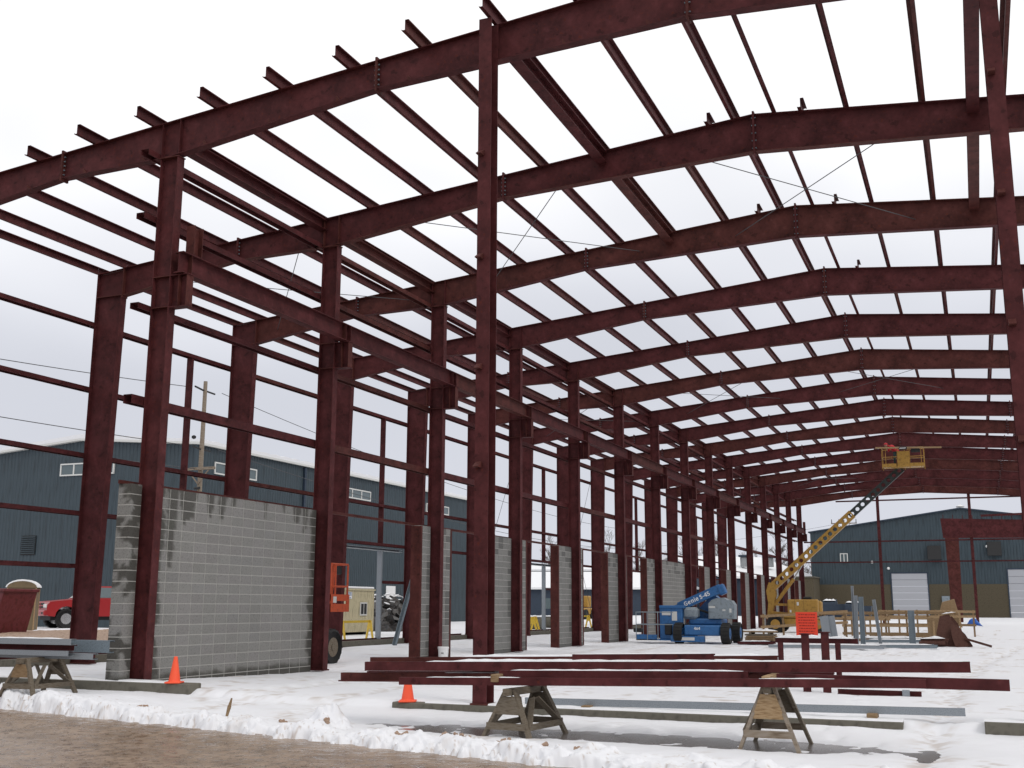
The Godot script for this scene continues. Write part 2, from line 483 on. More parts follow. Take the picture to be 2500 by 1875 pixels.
func snow_col(p: Vector3) -> Color:
	var c := Color(0.735, 0.74, 0.765)
	if p.z < -70.0 or absf(p.x) > 45.0: return c
	var a := nz.get_noise_2d(p.x * 1.7 + 11.0, p.z * 1.7)
	var b := nz2.get_noise_2d(p.x * 5.0, p.z * 5.0)
	var e := nz.get_noise_2d(p.x * 0.3 - 30.0, p.z * 0.3 + 8.0)
	var k := 0.0
	# muddy wheel traces, crumbly
	for t in [-11.9, -10.3]:
		var tx: float = t + 0.04 * p.z + 0.12 * sin(p.z * 0.3)
		k = maxf(k, 0.5 * exp(-pow((p.x - tx) / 0.22, 2.0)) * ss(-0.05, 0.35, b + a * 0.6))
	k = maxf(k, 0.55 * ss(0.16, 0.5, a + 0.5 * b) * ss(0.0, 0.35, e))
	for t in [-6.6, -4.7]:
		var tx3: float = t + 0.012 * (p.z + 12.0) * (p.z + 12.0)
		k = maxf(k, 0.45 * exp(-pow((p.x - tx3) / 0.2, 2.0)) * ss(0.0, 0.4, b + a) * ss(-34.0, -26.0, p.z) * ss(-1.0, -4.0, p.z))
	for t in [0.3, 1.9]:
		var tx2: float = t - 0.06 * (p.z + 20.0) + 0.4 * sin(p.z * 0.11)
		k = maxf(k, 0.5 * exp(-pow((p.x - tx2) / 0.25, 2.0)) * ss(-0.05, 0.35, b + a))
	var d := road_edge(p.x) - p.z
	if d < 1.0: k = maxf(k * 0.4, 0.6 * ss(0.42, 0.62, nz2.get_noise_2d(p.x * 9.0, p.z * 9.0) + 0.3 * a + 0.25 * exp(-pow((d - 0.05) / 0.1, 2.0))))
	return c.lerp(Color(0.36, 0.27, 0.2), clampf(k, 0.0, 0.8))
func grounds() -> void:
	var xs := axis([[-420, -120, 50], [-120, -40, 8], [-40, -20, 0.8], [-20, -17.5, 0.16], [-17.5, 1.0, 0.06], [1.0, 8.0, 0.3], [8, 40, 4], [40, 120, 20], [120, 420, 60]])
	var zs := axis([[60, 9, 8], [9, 6.0, 0.3], [6.0, 3.4, 0.1], [3.4, 0.9, 0.05], [0.9, 0.3, 0.08], [0.3, -8, 0.09], [-8, -20, 0.16], [-20, -50, 0.6], [-50, -120, 3], [-120, -420, 40]])
	var g := sheet(xs, zs, snow_y, snow_col)
	g.surface_set_material(0, M.snow)
	node("snow_ground", g, self).set_meta("kind", "structure")
	var bk := sheet(axis([[-19.0, 1.2, 0.027]]), axis([[1.5, -0.32, 0.027]]), func(x: float, t: float) -> float: return bank_y(x, road_edge(x) - t), null, true)
	bk.surface_set_material(0, M.snow)
	node("snow_bank", bk, self).set_meta("kind", "structure")
	var rx := axis([[-300, -40, 30], [-40, -18, 1.0], [-18, -2.5, 0.06], [-2.5, 40, 3], [40, 300, 40]])
	var rz := axis([[60, 10, 10], [10, 7.6, 0.3], [7.6, 1.4, 0.06]])
	var ry := func(x: float, z: float) -> float:
		var d := z - road_edge(x)
		var rut := 0.02 * sin(d * 3.1 + 0.6 * sin(x * 0.4)) * ss(-8.0, -12.0, x)
		var y := -0.243 + rut * 0.7 + 0.006 * nz2.get_noise_2d(x * 5.0, z * 5.0) + 0.007 * nz.get_noise_2d(x * 1.3, z * 3.0)
		y += 0.018 * maxf(0.0, nz2.get_noise_2d(x * 2.5, z * 5.0)) * ss(-6.0, -12.0, x) * ss(3.4, 1.4, d)
		return y - (0.4 if d < -0.55 else 0.0)
	var r := sheet(rx, rz, ry, null)
	r.surface_set_material(0, M.road)
	node("road", r, self).set_meta("kind", "structure")
	var pb := sheet(axis([[-9.6, 0.2, 0.35]]), axis([[3.15, 1.2, 0.3]]), func(_x: float, _z: float) -> float: return -0.207, null)
	pb.surface_set_material(0, M.puddle)
	node("water", pb, self).set_meta("kind", "structure")
	var my := func(x: float, z: float) -> float:
		var t := nz.get_noise_2d(x * 1.2, z * 0.9) + 0.7 * nz2.get_noise_2d(x * 2.5, z * 2.0)
		return base_y(x, z) + 0.03 + 0.05 * t - 0.3 * ss(-35.0, -37.0, x) - 0.3 * ss(-26.2, -25.2, x) - 0.3 * ss(-21.5, -24.0, z) - 0.4 * ss(-6.0, -4.0, z)
	var mu := sheet(axis([[-37, -25, 0.14]]), axis([[-3.8, -24, 0.16]]), my, null)
	mu.surface_set_material(0, M.mud)
	node("mud_ground", mu, self).set_meta("kind", "structure")

# frame ----------------------------------------------------------------
func st(i: int) -> Material: return M["steel%d" % (i % 3)]
func rafter_bottom(x: float) -> float:
	var kn := [[-21.95, 0.80], [-21.05, 0.78], [-17.4, 0.55], [-14.6, 0.76], [-9.95, 0.56], [-4.08, 0.86], [1.8, 0.70], [6.44, 0.78], [7.2, 0.76]]
	for i in kn.size() - 1:
		if x <= kn[i + 1][0]:
			return rtop(x) - lerpf(kn[i][1], kn[i + 1][1], (x - kn[i][0]) / (kn[i + 1][0] - kn[i][0]))
	return rtop(x) - 0.76
func rafter(k: int) -> void:
	var t := thing("roof_rafter", "tapered dark red roof rafter, " + nth(k) + " counted from the end frame with overhanging purlins", "rafter", "roof rafters, one over each frame", Vector3(0, 0, -k * S))
	if k == 0: t.set_meta("label", "end frame's roof rafter with purlin ends overhanging it, carrying the end wall posts")
	if k == NF - 1: t.set_meta("label", "farthest roof rafter, over the open end wall with thin posts")
	var xs := [-21.05, -17.4, -14.6, -9.95, RX, 1.8, 6.44, 7.0]
	var w := MB.new(); var tf := MB.new(); var bf := MB.new()
	var q := 0.2
	var th := 0.016
	for i in xs.size() - 1:
		var a: float = xs[i]; var b: float = xs[i + 1]
		var ta := Vector3(a, rtop(a), 0); var tb := Vector3(b, rtop(b), 0)
		var ba := Vector3(a, rafter_bottom(a), 0); var bb := Vector3(b, rafter_bottom(b), 0)
		var dz := Vector3(0, 0, 0.006)
		var up := Vector3(0, th, 0)
		w.hexa([ba + up - dz, bb + up - dz, bb + up + dz, ba + up + dz, ta - up - dz, tb - up - dz, tb - up + dz, ta - up + dz])
		var fz := Vector3(0, 0, q / 2)
		tf.hexa([ta - up - fz, tb - up - fz, tb - up + fz, ta - up + fz, ta - fz, tb - fz, tb + fz, ta + fz])
		bf.hexa([ba - fz, bb - fz, bb + fz, ba + fz, ba + up - fz, bb + up - fz, bb + up + fz, ba + up + fz])
	part("web", w, st(k), t); part("top_flange", tf, st(k), t); part("bottom_flange", bf, st(k + 1), t)
	for x in [-17.4, -9.95, RX, 1.8]:
		var m := MB.new()
		m.bbox(Vector3(x - 0.022, rafter_bottom(x) - 0.05, -0.106), Vector3(x + 0.022, rtop(x) + 0.06, 0.106))
		part("splice_plate", m, st(k + 2), t)
	var bl := MB.new()
	for x in [-17.4, -9.95, RX, 1.8]:
		var y0 := rafter_bottom(x) + 0.08; var y1 := rtop(x) - 0.08
		for i in 5:
			for s in [-0.055, 0.055]: bl.tube(Vector3(x - 0.05, lerpf(y0, y1, i / 4.0), s), Vector3(x + 0.05, lerpf(y0, y1, i / 4.0), s), 0.016, 0.016, 6)
	part("bolts", bl, M.galv_dark, t).set_meta("kind", "stuff")
	for x in [-14.815, -14.385]:
		var m := MB.new()
		m.bbox(Vector3(x - 0.006, rafter_bottom(x) + 0.017, 0.0065), Vector3(x + 0.006, rtop(x) - 0.018, 0.095))
		part("stiffener", m, st(k + 1), t)
	for j in 11:      # flange brace clips by every purlin
		var x := -4.5 - 1.505 * j - 0.25
		var m := MB.new()
		var y := rafter_bottom(x) + 0.02
		m.prism(PackedVector2Array([Vector2(-0.04, 0), Vector2(0.05, 0), Vector2(-0.04, 0.11)]), Transform3D(Basis(), Vector3(x, y, 0.05)), 0.05)
		part("clip", m, st(k + 2), t)

func crane_column() -> Node3D:
	var t := thing("crane_column", "dark red steel interior column with bracket carrying the crane beam", "column", "interior crane columns", Vector3(-14.6, 0, 0))
	var d := 0.43; var b := 0.2
	var top := rafter_bottom(-14.6) - 0.025
	var m := MB.new(); m.bbox(Vector3(-d / 2 + 0.018, 0.03, -0.006), Vector3(d / 2 - 0.018, top, 0.006)); part("web", m, M.steel0, t)
	for s in [-1.0, 1.0]:
		m = MB.new(); m.bbox(Vector3(s * (d / 2 - 0.018), 0.03, -b / 2), Vector3(s * d / 2, top, b / 2)); part("flange", m, M.steel0, t)
	m = MB.new(); m.bbox(Vector3(-d / 2 - 0.03, 0.0, -b / 2 - 0.03), Vector3(d / 2 + 0.03, 0.03, b / 2 + 0.03)); part("base_plate", m, M.steel1, t)
	m = MB.new(); m.bbox(Vector3(-d / 2 - 0.02, top, -b / 2 - 0.01), Vector3(d / 2 + 0.02, top + 0.022, b / 2 + 0.01)); part("cap_plate", m, M.steel2, t)
	for y in [7.14, 7.76]:
		m = MB.new()
		m.bbox(Vector3(-d / 2 + 0.0185, y, -b / 2 + 0.004), Vector3(d / 2 - 0.0185, y + 0.016, -0.0065))
		m.bbox(Vector3(-d / 2 + 0.0185, y, 0.0065), Vector3(d / 2 - 0.0185, y + 0.016, b / 2 - 0.004))
		part("stiffener", m, M.steel2, t)
	m = MB.new()
	m.bbox(Vector3(d / 2 + 0.001, 7.14, -0.006), Vector3(d / 2 + 0.40, 7.76, 0.006))
	var br := part("bracket", m, M.steel1, t)
	for y in [7.124, 7.76]:
		m = MB.new(); m.bbox(Vector3(d / 2 + 0.001, y, -b / 2), Vector3(d / 2 + 0.42, y + 0.016, b / 2)); part("plate", m, M.steel1, br)
	for x in [0.2, 0.395]:
		m = MB.new(); m.bbox(Vector3(d / 2 + x - 0.006, 7.141, 0.0065), Vector3(d / 2 + x + 0.006, 7.759, b / 2 - 0.005)); m.bbox(Vector3(d / 2 + x - 0.006, 7.141, -b / 2 + 0.005), Vector3(d / 2 + x + 0.006, 7.759, -0.0065)); part("rib", m, M.steel2, br)
	for y in [5.31, 7.3, 8.95]:
		m = MB.new(); m.bbox(Vector3(-d / 2 - 0.012, y - 0.12, -0.06), Vector3(-d / 2 - 0.001, y - 0.005, 0.06)); part("clip", m, M.steel2, t)
	return t
func wall_column() -> Node3D:
	var t := thing("wall_column", "dark red tapered steel column on the outer wall line", "column", "outer wall columns", Vector3(-21.95, 0, 0))
	var q := 0.1
	var yb := 0.03; var yt := 9.66
	var m := MB.new()
	m.hexa([Vector3(0.017, yb, -0.006), Vector3(0.68, yb, -0.006), Vector3(0.68, yb, 0.006), Vector3(0.017, yb, 0.006), Vector3(0.017, yt, -0.006), Vector3(0.853, yt, -0.006), Vector3(0.853, yt, 0.006), Vector3(0.017, yt, 0.006)])
	part("web", m, M.steel1, t)
	m = MB.new(); m.bbox(Vector3(0, yb, -q), Vector3(0.0165, 10.32, q)); part("flange", m, M.steel1, t)
	m = MB.new(); m.hexa([Vector3(0.68, yb, -q), Vector3(0.7, yb, -q), Vector3(0.7, yb, q), Vector3(0.68, yb, q), Vector3(0.855, yt, -q), Vector3(0.875, yt, -q), Vector3(0.875, yt, q), Vector3(0.855, yt, q)])
	part("flange", m, M.steel0, t)
	m = MB.new(); m.bbox(Vector3(-0.03, 0, -0.13), Vector3(0.73, 0.029, 0.13)); part("base_plate", m, M.steel2, t)
	m = MB.new(); m.hexa([Vector3(0.017, yt + 0.02, -0.006), Vector3(0.873, yt + 0.02, -0.006), Vector3(0.873, yt + 0.02, 0.006), Vector3(0.017, yt + 0.02, 0.006), Vector3(0.017, 10.31, -0.006), Vector3(0.873, 10.39, -0.006), Vector3(0.873, 10.39, 0.006), Vector3(0.017, 10.31, 0.006)]); part("knee_web", m, M.steel1, t)
	m = MB.new(); m.bbox(Vector3(0.0175, yt, -q), Vector3(0.874, yt + 0.02, q)); part("knee_plate", m, M.steel2, t)
	m = MB.new(); m.bbox(Vector3(0.876, yt - 0.06, -q - 0.005), Vector3(0.9, 10.47, q + 0.005)); part("splice_plate", m, M.steel2, t)
	m = MB.new(); m.hexa([Vector3(0, 10.321, -q), Vector3(0.874, 10.40, -q), Vector3(0.874, 10.40, q), Vector3(0, 10.321, q), Vector3(0, 10.337, -q), Vector3(0.874, 10.416, -q), Vector3(0.874, 10.416, q), Vector3(0, 10.337, q)]); part("cap_flange", m, M.steel0, t)
	return t
func end_post(x: float, z: float, y0: float, label: String, sc := 1.0) -> void:
	var t := thing("end_wall_post", label, "post", "", Vector3(x, y0, z))
	var b := 0.24 * sc; var d := 0.3 * sc
	var h := rtop(x) - y0 - 0.02
	var m := MB.new(); m.bbox(Vector3(-0.005, 0.025, -d / 2 + 0.015), Vector3(0.005, h, d / 2 - 0.015)); part("web", m, M.steel1, t)
	for s in [-1.0, 1.0]:
		m = MB.new(); m.bbox(Vector3(-b / 2, 0.025, s * (d / 2 - 0.0145)), Vector3(b / 2, h, s * d / 2)); part("flange", m, M.steel0, t)
	m = MB.new(); m.bbox(Vector3(-b / 2 - 0.03, 0, -d / 2 - 0.03), Vector3(b / 2 + 0.03, 0.024, d / 2 + 0.03)); part("base_plate", m, M.steel2, t)
	for y in [3.72, 5.35, 7.25, 9.1]:
		m = MB.new(); m.prism(PackedVector2Array([Vector2(0, 0), Vector2(0.14, 0), Vector2(0.14, 0.012), Vector2(0.012, 0.1), Vector2(0, 0.1)]), Transform3D(Basis(Vector3(0, 0, 1), Vector3(0, 1, 0), Vector3(-1, 0, 0)), Vector3(-b * 0.2, y, d / 2 + 0.001)), 0.1); part("girt_clip", m, M.steel2, t)

func frames() -> void:
	for k in NF: rafter(k)
	var cc := crane_column()
	var wc := wall_column()
	for k in range(0, NF):
		var z := -k * S
		if k == 0:
			cc.set_meta("label", "end frame's interior crane column standing beside the orange cone on the concrete beam")
			wc.set_meta("label", "outer wall column of the end frame, first of its row")
			wc.position.z = z
		else:
			copy(cc, "crane_column", Vector3(-14.6, 0, z), 0, "dark red crane column with beam bracket, " + nth(k) + " after the one by the cone")
			copy(wc, "wall_column", Vector3(-21.95, 0, z), 0, "tapered dark red outer wall column, " + nth(k) + " of its row after the end frame")
		var far := copy(cc, "crane_column", Vector3(6.44, 0, z), PI, "dark red crane column of the far crane row, frame " + nth(k) + " from the end")
		far.set_meta("group", "crane columns of the far row")

	end_post(-7.6, 0.262, -0.03, "thin dark red end wall post standing on the concrete beam behind the purlin pile")
	end_post(0.47, 0.262, -0.03, "thin dark red end wall post with girt clips, standing clear right of the purlin pile")
	end_post(-7.9, -85.65, 0.0, "far end wall post beside the raised yellow boom", 1.0)
	end_post(-0.5, -85.65, 0.0, "far end wall post beyond the blue tarpaulin", 1.0)
	# purlins
	var lines := []
	for j in 12: lines.append(-4.5 - 1.505 * j)
	for j in 7: lines.append(-3.66 + 1.505 * j)
	rng.seed = 77
	var zs := zsec(0.2, 0.07, 0.022, 0.005)
	var zs2 := zsec(0.2, -0.07, 0.022, 0.005)
	for side in [zs, zs2]:
		var meshes := []
		for e in [0.0, 0.42, 0.62, 0.75]:
			for i in 3:
				var m := MB.new(); m.ext(side, Vector3(0, 0, e), Vector3(0, 0, -S + 0.006), Vector3.UP)
				var am := m.arr(); am.surface_set_material(0, st(i)); meshes.append(am)
		for x in lines:
			if (x > RX) == (side == zs): continue
			for k in NF - 1:
				if k > 5 and absf(x - RX) < 0.6 and (k == 8 or k == 9): continue   # ridge not yet filled in
				var i := (rng.randi() % 3) + (0 if k > 0 else (3 if x < -17.0 else (6 if x < -9.5 else 9)))
				var o := node("roof_purlin", meshes[i], self)
				o.position = Vector3(x, rtop(x) + 0.002, -k * S)
				var ln := nth(int(round((absf(x - RX) - 0.42) / 1.505))) + (" line from the ridge, crane row side" if x < RX else " line from the ridge, far side")
				if k == 0: tag(o, "purlin overhanging the end rafter, " + ln, "purlin", "purlins overhanging the end frame")
				else: tag(o, "dark red roof purlin in the " + nth(k) + " bay, " + ln, "purlin", "roof purlins between the rafters")
	# lapped ends standing out over the rafters by the ridge
	for k in range(1, 4):
		for x in [-5.05, -3.05]:
			if k == 1 and x < -4.0 or k % 2 == 0 or x > -4.0:
				var m := MB.new(); m.ext(zs, Vector3(x, rtop(x) + 0.002, -k * S + 0.27), Vector3(x, rtop(x) + 0.002, -k * S - 0.3), Vector3.UP)
				solo("purlin_stub", m, st(k), "short purlin end over the " + nth(k) + " rafter, " + ("crane row side of the ridge" if x < RX else "far side of the ridge"), "purlin", "short purlin ends by the ridge")
	# eave struts
	var cs := csec(0.2, 0.08, 0.022, 0.005)
	for k in NF - 1:
		var m := MB.new(); m.ext(cs, Vector3(-22.03, 10.345, -k * S + (0.6 if k == 0 else 0.0)), Vector3(-22.03, 10.345, -(k + 1) * S + 0.006), Vector3.UP)
		solo("eave_strut", m, st(k), "dark red channel along the low eave in the " + nth(k) + " bay", "strut", "eave struts")
	# deep struts between rafters above the column lines
	for x in [-14.87, -7.52, 0.3]:
		for k in NF - 1:
			if x > -14.0 and k > 1: continue
			var m := MB.new()
			m.ext(isec(0.26, 0.24, 0.014, 0.009), Vector3(x, rtop(x) - 0.16, -k * S - 0.02), Vector3(x, rtop(x) - 0.16, -(k + 1) * S + 0.02), Vector3.UP)
			var bay := " in the end bay" if k == 0 else " in the second bay"
			solo("roof_strut", m, st(k + 1), ("deep dark red strut above the crane columns in the " + nth(k) + " bay" if x < -14.0 else ("deep dark red roof strut on the line of the end post" + bay if x < -5.0 else "deep dark red roof strut near the hall's middle" + bay)), "strut", "roof struts" if x < -14.0 else "")
	# crane beams
	for k in NF - 1:
		var t := thing("crane_beam", "dark red crane runway beam on column brackets in the " + nth(k) + " bay", "beam", "crane runway beams", Vector3(-14.16, 7.79, -k * S))
		if k == 0: t.position.y += 0.0
		var z0 := 0.16 if k == 0 else -0.004
		var z1 := -S - (0.16 if k == NF - 2 else -0.004)
		var m := MB.new(); m.bbox(Vector3(-0.006, 0.018, z0), Vector3(0.006, 0.402, z1)); part("web", m, st(k), t)
		m = MB.new(); m.bbox(Vector3(-0.11, 0.4025, z0), Vector3(0.11, 0.42, z1)); part("top_flange", m, st(k), t)
		m = MB.new(); m.bbox(Vector3(-0.11, 0.0, z0), Vector3(0.11, 0.0175, z1)); part("bottom_flange", m, st(k), t)
		for z in [-0.12, -S + 0.12]:
			m = MB.new(); m.bbox(Vector3(0.0065, 0.018, z - 0.006), Vector3(0.105, 0.402, z + 0.006)); part("stiffener", m, st(k + 2), t)
	for e in [[-0.28, "short dark red crane stop on the crane beam end above the block wall"], [-85.2, "dark red crane stop at the far end of the crane runway"]]:
		var t := thing("crane_stop", e[1], "crane stop", "", Vector3(-14.16, 8.212, e[0]))
		var m := MB.new(); m.ext(isec(0.26, 0.2, 0.016, 0.01), Vector3(0, 0.012, 0), Vector3(0, 0.62, 0), Vector3(0, 0, 1)); part("stub", m, M.steel2, t)
		m = MB.new(); m.bbox(Vector3(-0.105, 0, -0.15), Vector3(0.105, 0.012, 0.15)); part("plate", m, M.steel1, t)
	# girts of the crane line
	var gz := csec(0.2, 0.075, 0.022, 0.005)
	for k in NF - 1:
		for y in [5.40, 7.20, 9.02, 10.34]:
			if y > 10.0 and k == NF - 2: continue
			gz = csec(0.2, 0.17 if y < 6.0 else 0.115, 0.022, 0.005)
			var lv_name: String = "lowest" if y < 6.0 else ("second" if y < 8.0 else ("third" if y < 10.0 else "topmost"))
			var e := (0.42 if k == 0 else 0.0)
			var m := MB.new(); m.ext(gz, Vector3(-15.04, y, -k * S + e), Vector3(-15.04, y, -(k + 1) * S + 0.006), Vector3(1, 0, 0))
			solo("girt", m, st(k + 1), lv_name + " dark red girt between crane columns in the " + nth(k) + " bay" if k > 0 else lv_name + " dark red girt above the long block wall, cut end passing the first crane column", "girt", "girts of the crane row" if k > 0 else "girts above the long block wall")
		var m2 := MB.new(); m2.ext(lsec(0.09, 0.075, 0.008), Vector3(-14.99, 3.70, -k * S + (0.45 if k == 0 else -0.0)), Vector3(-14.99, 3.70, -(k + 1) * S + 0.006), Vector3.UP)
		solo("wall_angle", m2, M.steel2, "thin dark red angle at block wall head height in the " + nth(k) + " bay", "angle", "wall head angles of the crane row")
	# girts of the outer wall
	gz = csec(0.24, 0.11, 0.022, 0.005)
	for k in NF - 1:
		var door: bool = k in [3, 6, 9, 12]
		var lv := [3.84, 5.37, 7.15, 8.93]
		if k == 0 or k == 2: lv.append(2.47)
		var lvn := {2.47: "lowest", 3.84: "door height", 5.37: "middle", 7.15: "upper", 8.93: "topmost"}
		for y in lv:
			var m := MB.new(); m.ext(gz, Vector3(-22.175, y + 0.045, -k * S), Vector3(-22.175, y + 0.045, -(k + 1) * S + 0.006), Vector3(1, 0, 0))
			solo("girt", m, st(k), lvn[y] + " girt of the outer wall's " + nth(k) + " bay", "girt", "girts of the outer wall")
		if k == 1 or door:
			var z := -k * S - 4.1
			var m := MB.new(); m.ext(csec(0.2, 0.08, 0.02, 0.006), Vector3(-22.15, 3.88, z), Vector3(-22.15, 8.885, z), Vector3(1, 0, 0))
			solo("door_jamb", m, M.steel1, "dark red vertical door framing channel in the outer wall's " + nth(k) + " bay", "jamb", "door framing of the outer wall")
	# galvanised door frames under those
	for k in [3, 6]:
		var t := thing("galvanised_doorway", "grey galvanised door frame in the outer wall by the cream trailer" if k == 3 else "grey galvanised door frame farther along the outer wall", "door frame", "", Vector3(-22.05, 0, -k * S))
		for z in [-1.0, -4.1]:
			var m := MB.new(); m.ext(csec(0.2, 0.09, 0.02, 0.006), Vector3(-0.1, 0.19, z), Vector3(-0.1, 3.58, z), Vector3(1, 0, 0)); part("jamb", m, M.galv, t)
		var m3 := MB.new(); m3.ext(csec(0.1, 0.2, 0.02, 0.006), Vector3(-0.1, 3.59, -0.7), Vector3(-0.1, 3.59, -5.9), Vector3.UP); part("header", m3, M.galv, t)
		var m4 := MB.new(); m4.ext(gz, Vector3(-0.12, 2.43, -4.2), Vector3(-0.12, 2.43, -6.0), Vector3(1, 0, 0)); part("girt", m4, M.steel1, t)
	# concrete kerb of the outer wall with its red base angle
	for k in NF - 1:
		var t := thing("wall_kerb", "low concrete kerb under the outer wall in the " + nth(k) + " bay", "kerb", "concrete kerbs of the outer wall", Vector3(-22.0, -0.2, -k * S))
		var m := MB.new(); m.cbox(Vector3(0, 0.18, -S / 2), Vector3(0.3, 0.40, S - 0.22), 0.012); part("kerb", m, M.concrete, t)
		m = MB.new(); m.ext(lsec(0.1, 0.06, 0.006), Vector3(-0.1, 0.3805, -0.2), Vector3(-0.1, 0.3805, -S + 0.2), Vector3.UP); part("base_angle", m, M.steel1, t)
	# far end wall girts
	for y in [5.38, 7.15, 10.68]:
		for seg in [[-14.3, -8.02], [-7.78, -0.62], [-0.38, 6.2]]:
			var x0: float = seg[0]
			if y > 10.0: x0 = maxf(x0, -11.4)
			var m := MB.new(); m.ext(gz, Vector3(x0, y - 0.04, -85.72), Vector3(seg[1], y - 0.04, -85.72), Vector3(0, 0, 1))
			solo("girt", m, M.steel1, ("lowest" if y < 6.0 else ("middle" if y < 9.0 else "topmost")) + " girt of the far open end wall, " + ("next to the crane row" if seg[0] < -14.0 else ("between the two posts" if seg[0] < -5.0 else "beyond the posts")), "girt", "girts of the far end wall")
	# bracing rods
	var rods := [[-20.3, -15.5, 1], [-12.9, -8.4, 1], [-5.7, -1.1, 1], [-20.3, -15.5, 5], [-12.9, -8.4, 5], [-5.7, -1.1, 5], [-12.9, -8.4, 11]]
	for q in rods:
		for f in [0, 1]:
			var xa: float = q[f]; var xb: float = q[1 - f]
			var m := MB.new(); m.tube(Vector3(xa, rafter_bottom(xa) + 0.3, -q[2] * S), Vector3(xb, rafter_bottom(xb) + 0.3, -(q[2] + 1) * S), 0.011, 0.011, 5)
			solo("bracing_rod", m, M.wire, "thin diagonal bracing rod under the " + nth(q[2]) + " bay's purlins, " + ("near the eave" if xa < -15.0 else ("behind the crane row" if xa < -8.0 else "near the ridge")), "rod", "roof bracing rods")
	for k in [5, 7]:
		for f in [0, 1]:
			var m := MB.new(); m.tube(Vector3(-21.9, 0.6 if f == 0 else 9.4, -k * S), Vector3(-21.9, 9.4 if f == 0 else 0.6, -(k + 1) * S), 0.011, 0.011, 5)
			solo("bracing_rod", m, M.wire, "thin diagonal bracing rod in the outer wall's " + nth(k) + " bay", "rod", "wall bracing rods")

# block walls ----------------------------------------------------------
func wet(z: float, y: float) -> float:
	var r := nz2.get_noise_2d(z * 3.0, y * 3.0)
	var r2 := nz.get_noise_2d(z * 1.1 + 5.0, y * 1.1)
	var k := ss(-0.60, -0.50, z + 0.12 * r + 0.05 * sin(y * 5.0)) * ss(0.3, -0.1, z)
	k = maxf(k, ss(0.02, 0.12, r2 + 0.35 * r) * ss(0.0, 0.1, z))
	for q in [[-0.78, 0.17, 1.55], [-1.25, 0.3, 0.62], [-1.95, 0.13, 0.5], [-2.35, 0.15, 0.5], [-2.75, 0.1, 0.2], [-3.9, 0.09, 0.34], [-4.6, 0.07, 0.2], [-5.15, 0.22, 0.36], [-5.5, 0.13, 0.55]]:
		var tp: float = (3.72 - y) / q[2]
		var hw: float = q[1] * (1.0 - 0.55 * clampf(tp, 0.0, 1.0))
		k = maxf(k, 0.92 * ss(0.03, -0.03, absf(z - q[0] + 0.06 * r) - hw) * ss(1.05, 0.95, tp + 0.25 * r))
	k = maxf(k, ss(0.24, 0.13, y + 0.06 * r))
	k = maxf(k, ss(-5.72, -5.84, z + 0.1 * r + 0.06 * sin(y * 7.0)))
	return clampf(k, 0.0, 1.0)
func wall_block(parent: Node, a: Vector3, b: Vector3) -> void:
	var m := MB.new()
	var tone := rng.randf_range(0.95, 1.05)
	var dark := rng.randf() < 0.06
	m.bbox(a, b)
	# the two faces that show are split finely so that damp patches keep their own outline
	var keep := MB.new()
	for i in range(0, m.v.size(), 3):
		if m.n[i].x > 0.9 or m.n[i].z > 0.9: continue
		for j in 3:
			keep.v.append(m.v[i + j]); keep.n.append(m.n[i + j])
	var nu := 6; var nv := 4
	for u in nu:
		for w in nv:
			var z0 := lerpf(a.z, b.z, float(u) / nu); var z1 := lerpf(a.z, b.z, float(u + 1) / nu)
			var y0 := lerpf(a.y, b.y, float(w) / nv); var y1 := lerpf(a.y, b.y, float(w + 1) / nv)
			keep.quad(Vector3(b.x, y0, z0), Vector3(b.x, y0, z1), Vector3(b.x, y1, z1), Vector3(b.x, y1, z0), Vector3(1, 0, 0))
			if b.z > 0.2 and u < 4:
				var x0 := lerpf(a.x, b.x, u / 4.0); var x1 := lerpf(a.x, b.x, (u + 1) / 4.0)
				keep.quad(Vector3(x0, y0, b.z), Vector3(x1, y0, b.z), Vector3(x1, y1, b.z), Vector3(x0, y1, b.z), Vector3(0, 0, 1))
	for p in keep.v:
		var k := wet(p.z - (p.x - b.x) * 1.3, p.y)
		var g := lerpf(0.222 * tone * (0.92 if dark else 1.0), 0.072, k)
		keep.c.append(Color(g, g * 0.975, g * lerpf(0.93, 0.86, k)))
	part("block", keep, M.blockvc, parent)
func block_run(t: Node3D, za: float, zb: float, single: bool) -> void:   # za nearer the viewer
	var bm := []
	for i in 5:
		var bx := BoxMesh.new(); bx.size = Vector3(0.3, 0.184, 0.384); bx.material = M["block%d" % i]; bm.append(bx)
	var all := MB.new()
	var n := int(ceil((za - zb) / 0.4 - 0.05))
	for c in 19:
		for i in n:
			var z0 := za - i * 0.4; var z1 := maxf(za - (i + 1) * 0.4, zb)
			var y := -0.085 + c * 0.2
			var i5 := rng.randi() % 4
			if c == 0 or (c > 15 and rng.randf() < 0.3) or (i == n - 1 and rng.randf() < 0.35): i5 = 4
			if single:
				var o := node("block", bm[i5], t)
				o.position = Vector3(-14.85, y + 0.095, (z0 + z1) / 2)
				o.scale.z = (z0 - z1 - 0.016) / 0.384
			else: all.bbox(Vector3(-15.0, y, z1 + 0.006), Vector3(-14.7, y + 0.19, z0 - 0.006))
	if not single: part("block_courses", all, M.block1, t).set_meta("kind", "stuff")
	var m := MB.new(); m.bbox(Vector3(-14.994, -0.08, zb + 0.004), Vector3(-14.705, 3.7, za - 0.004)); part("mortar", m, M.mortar, t)
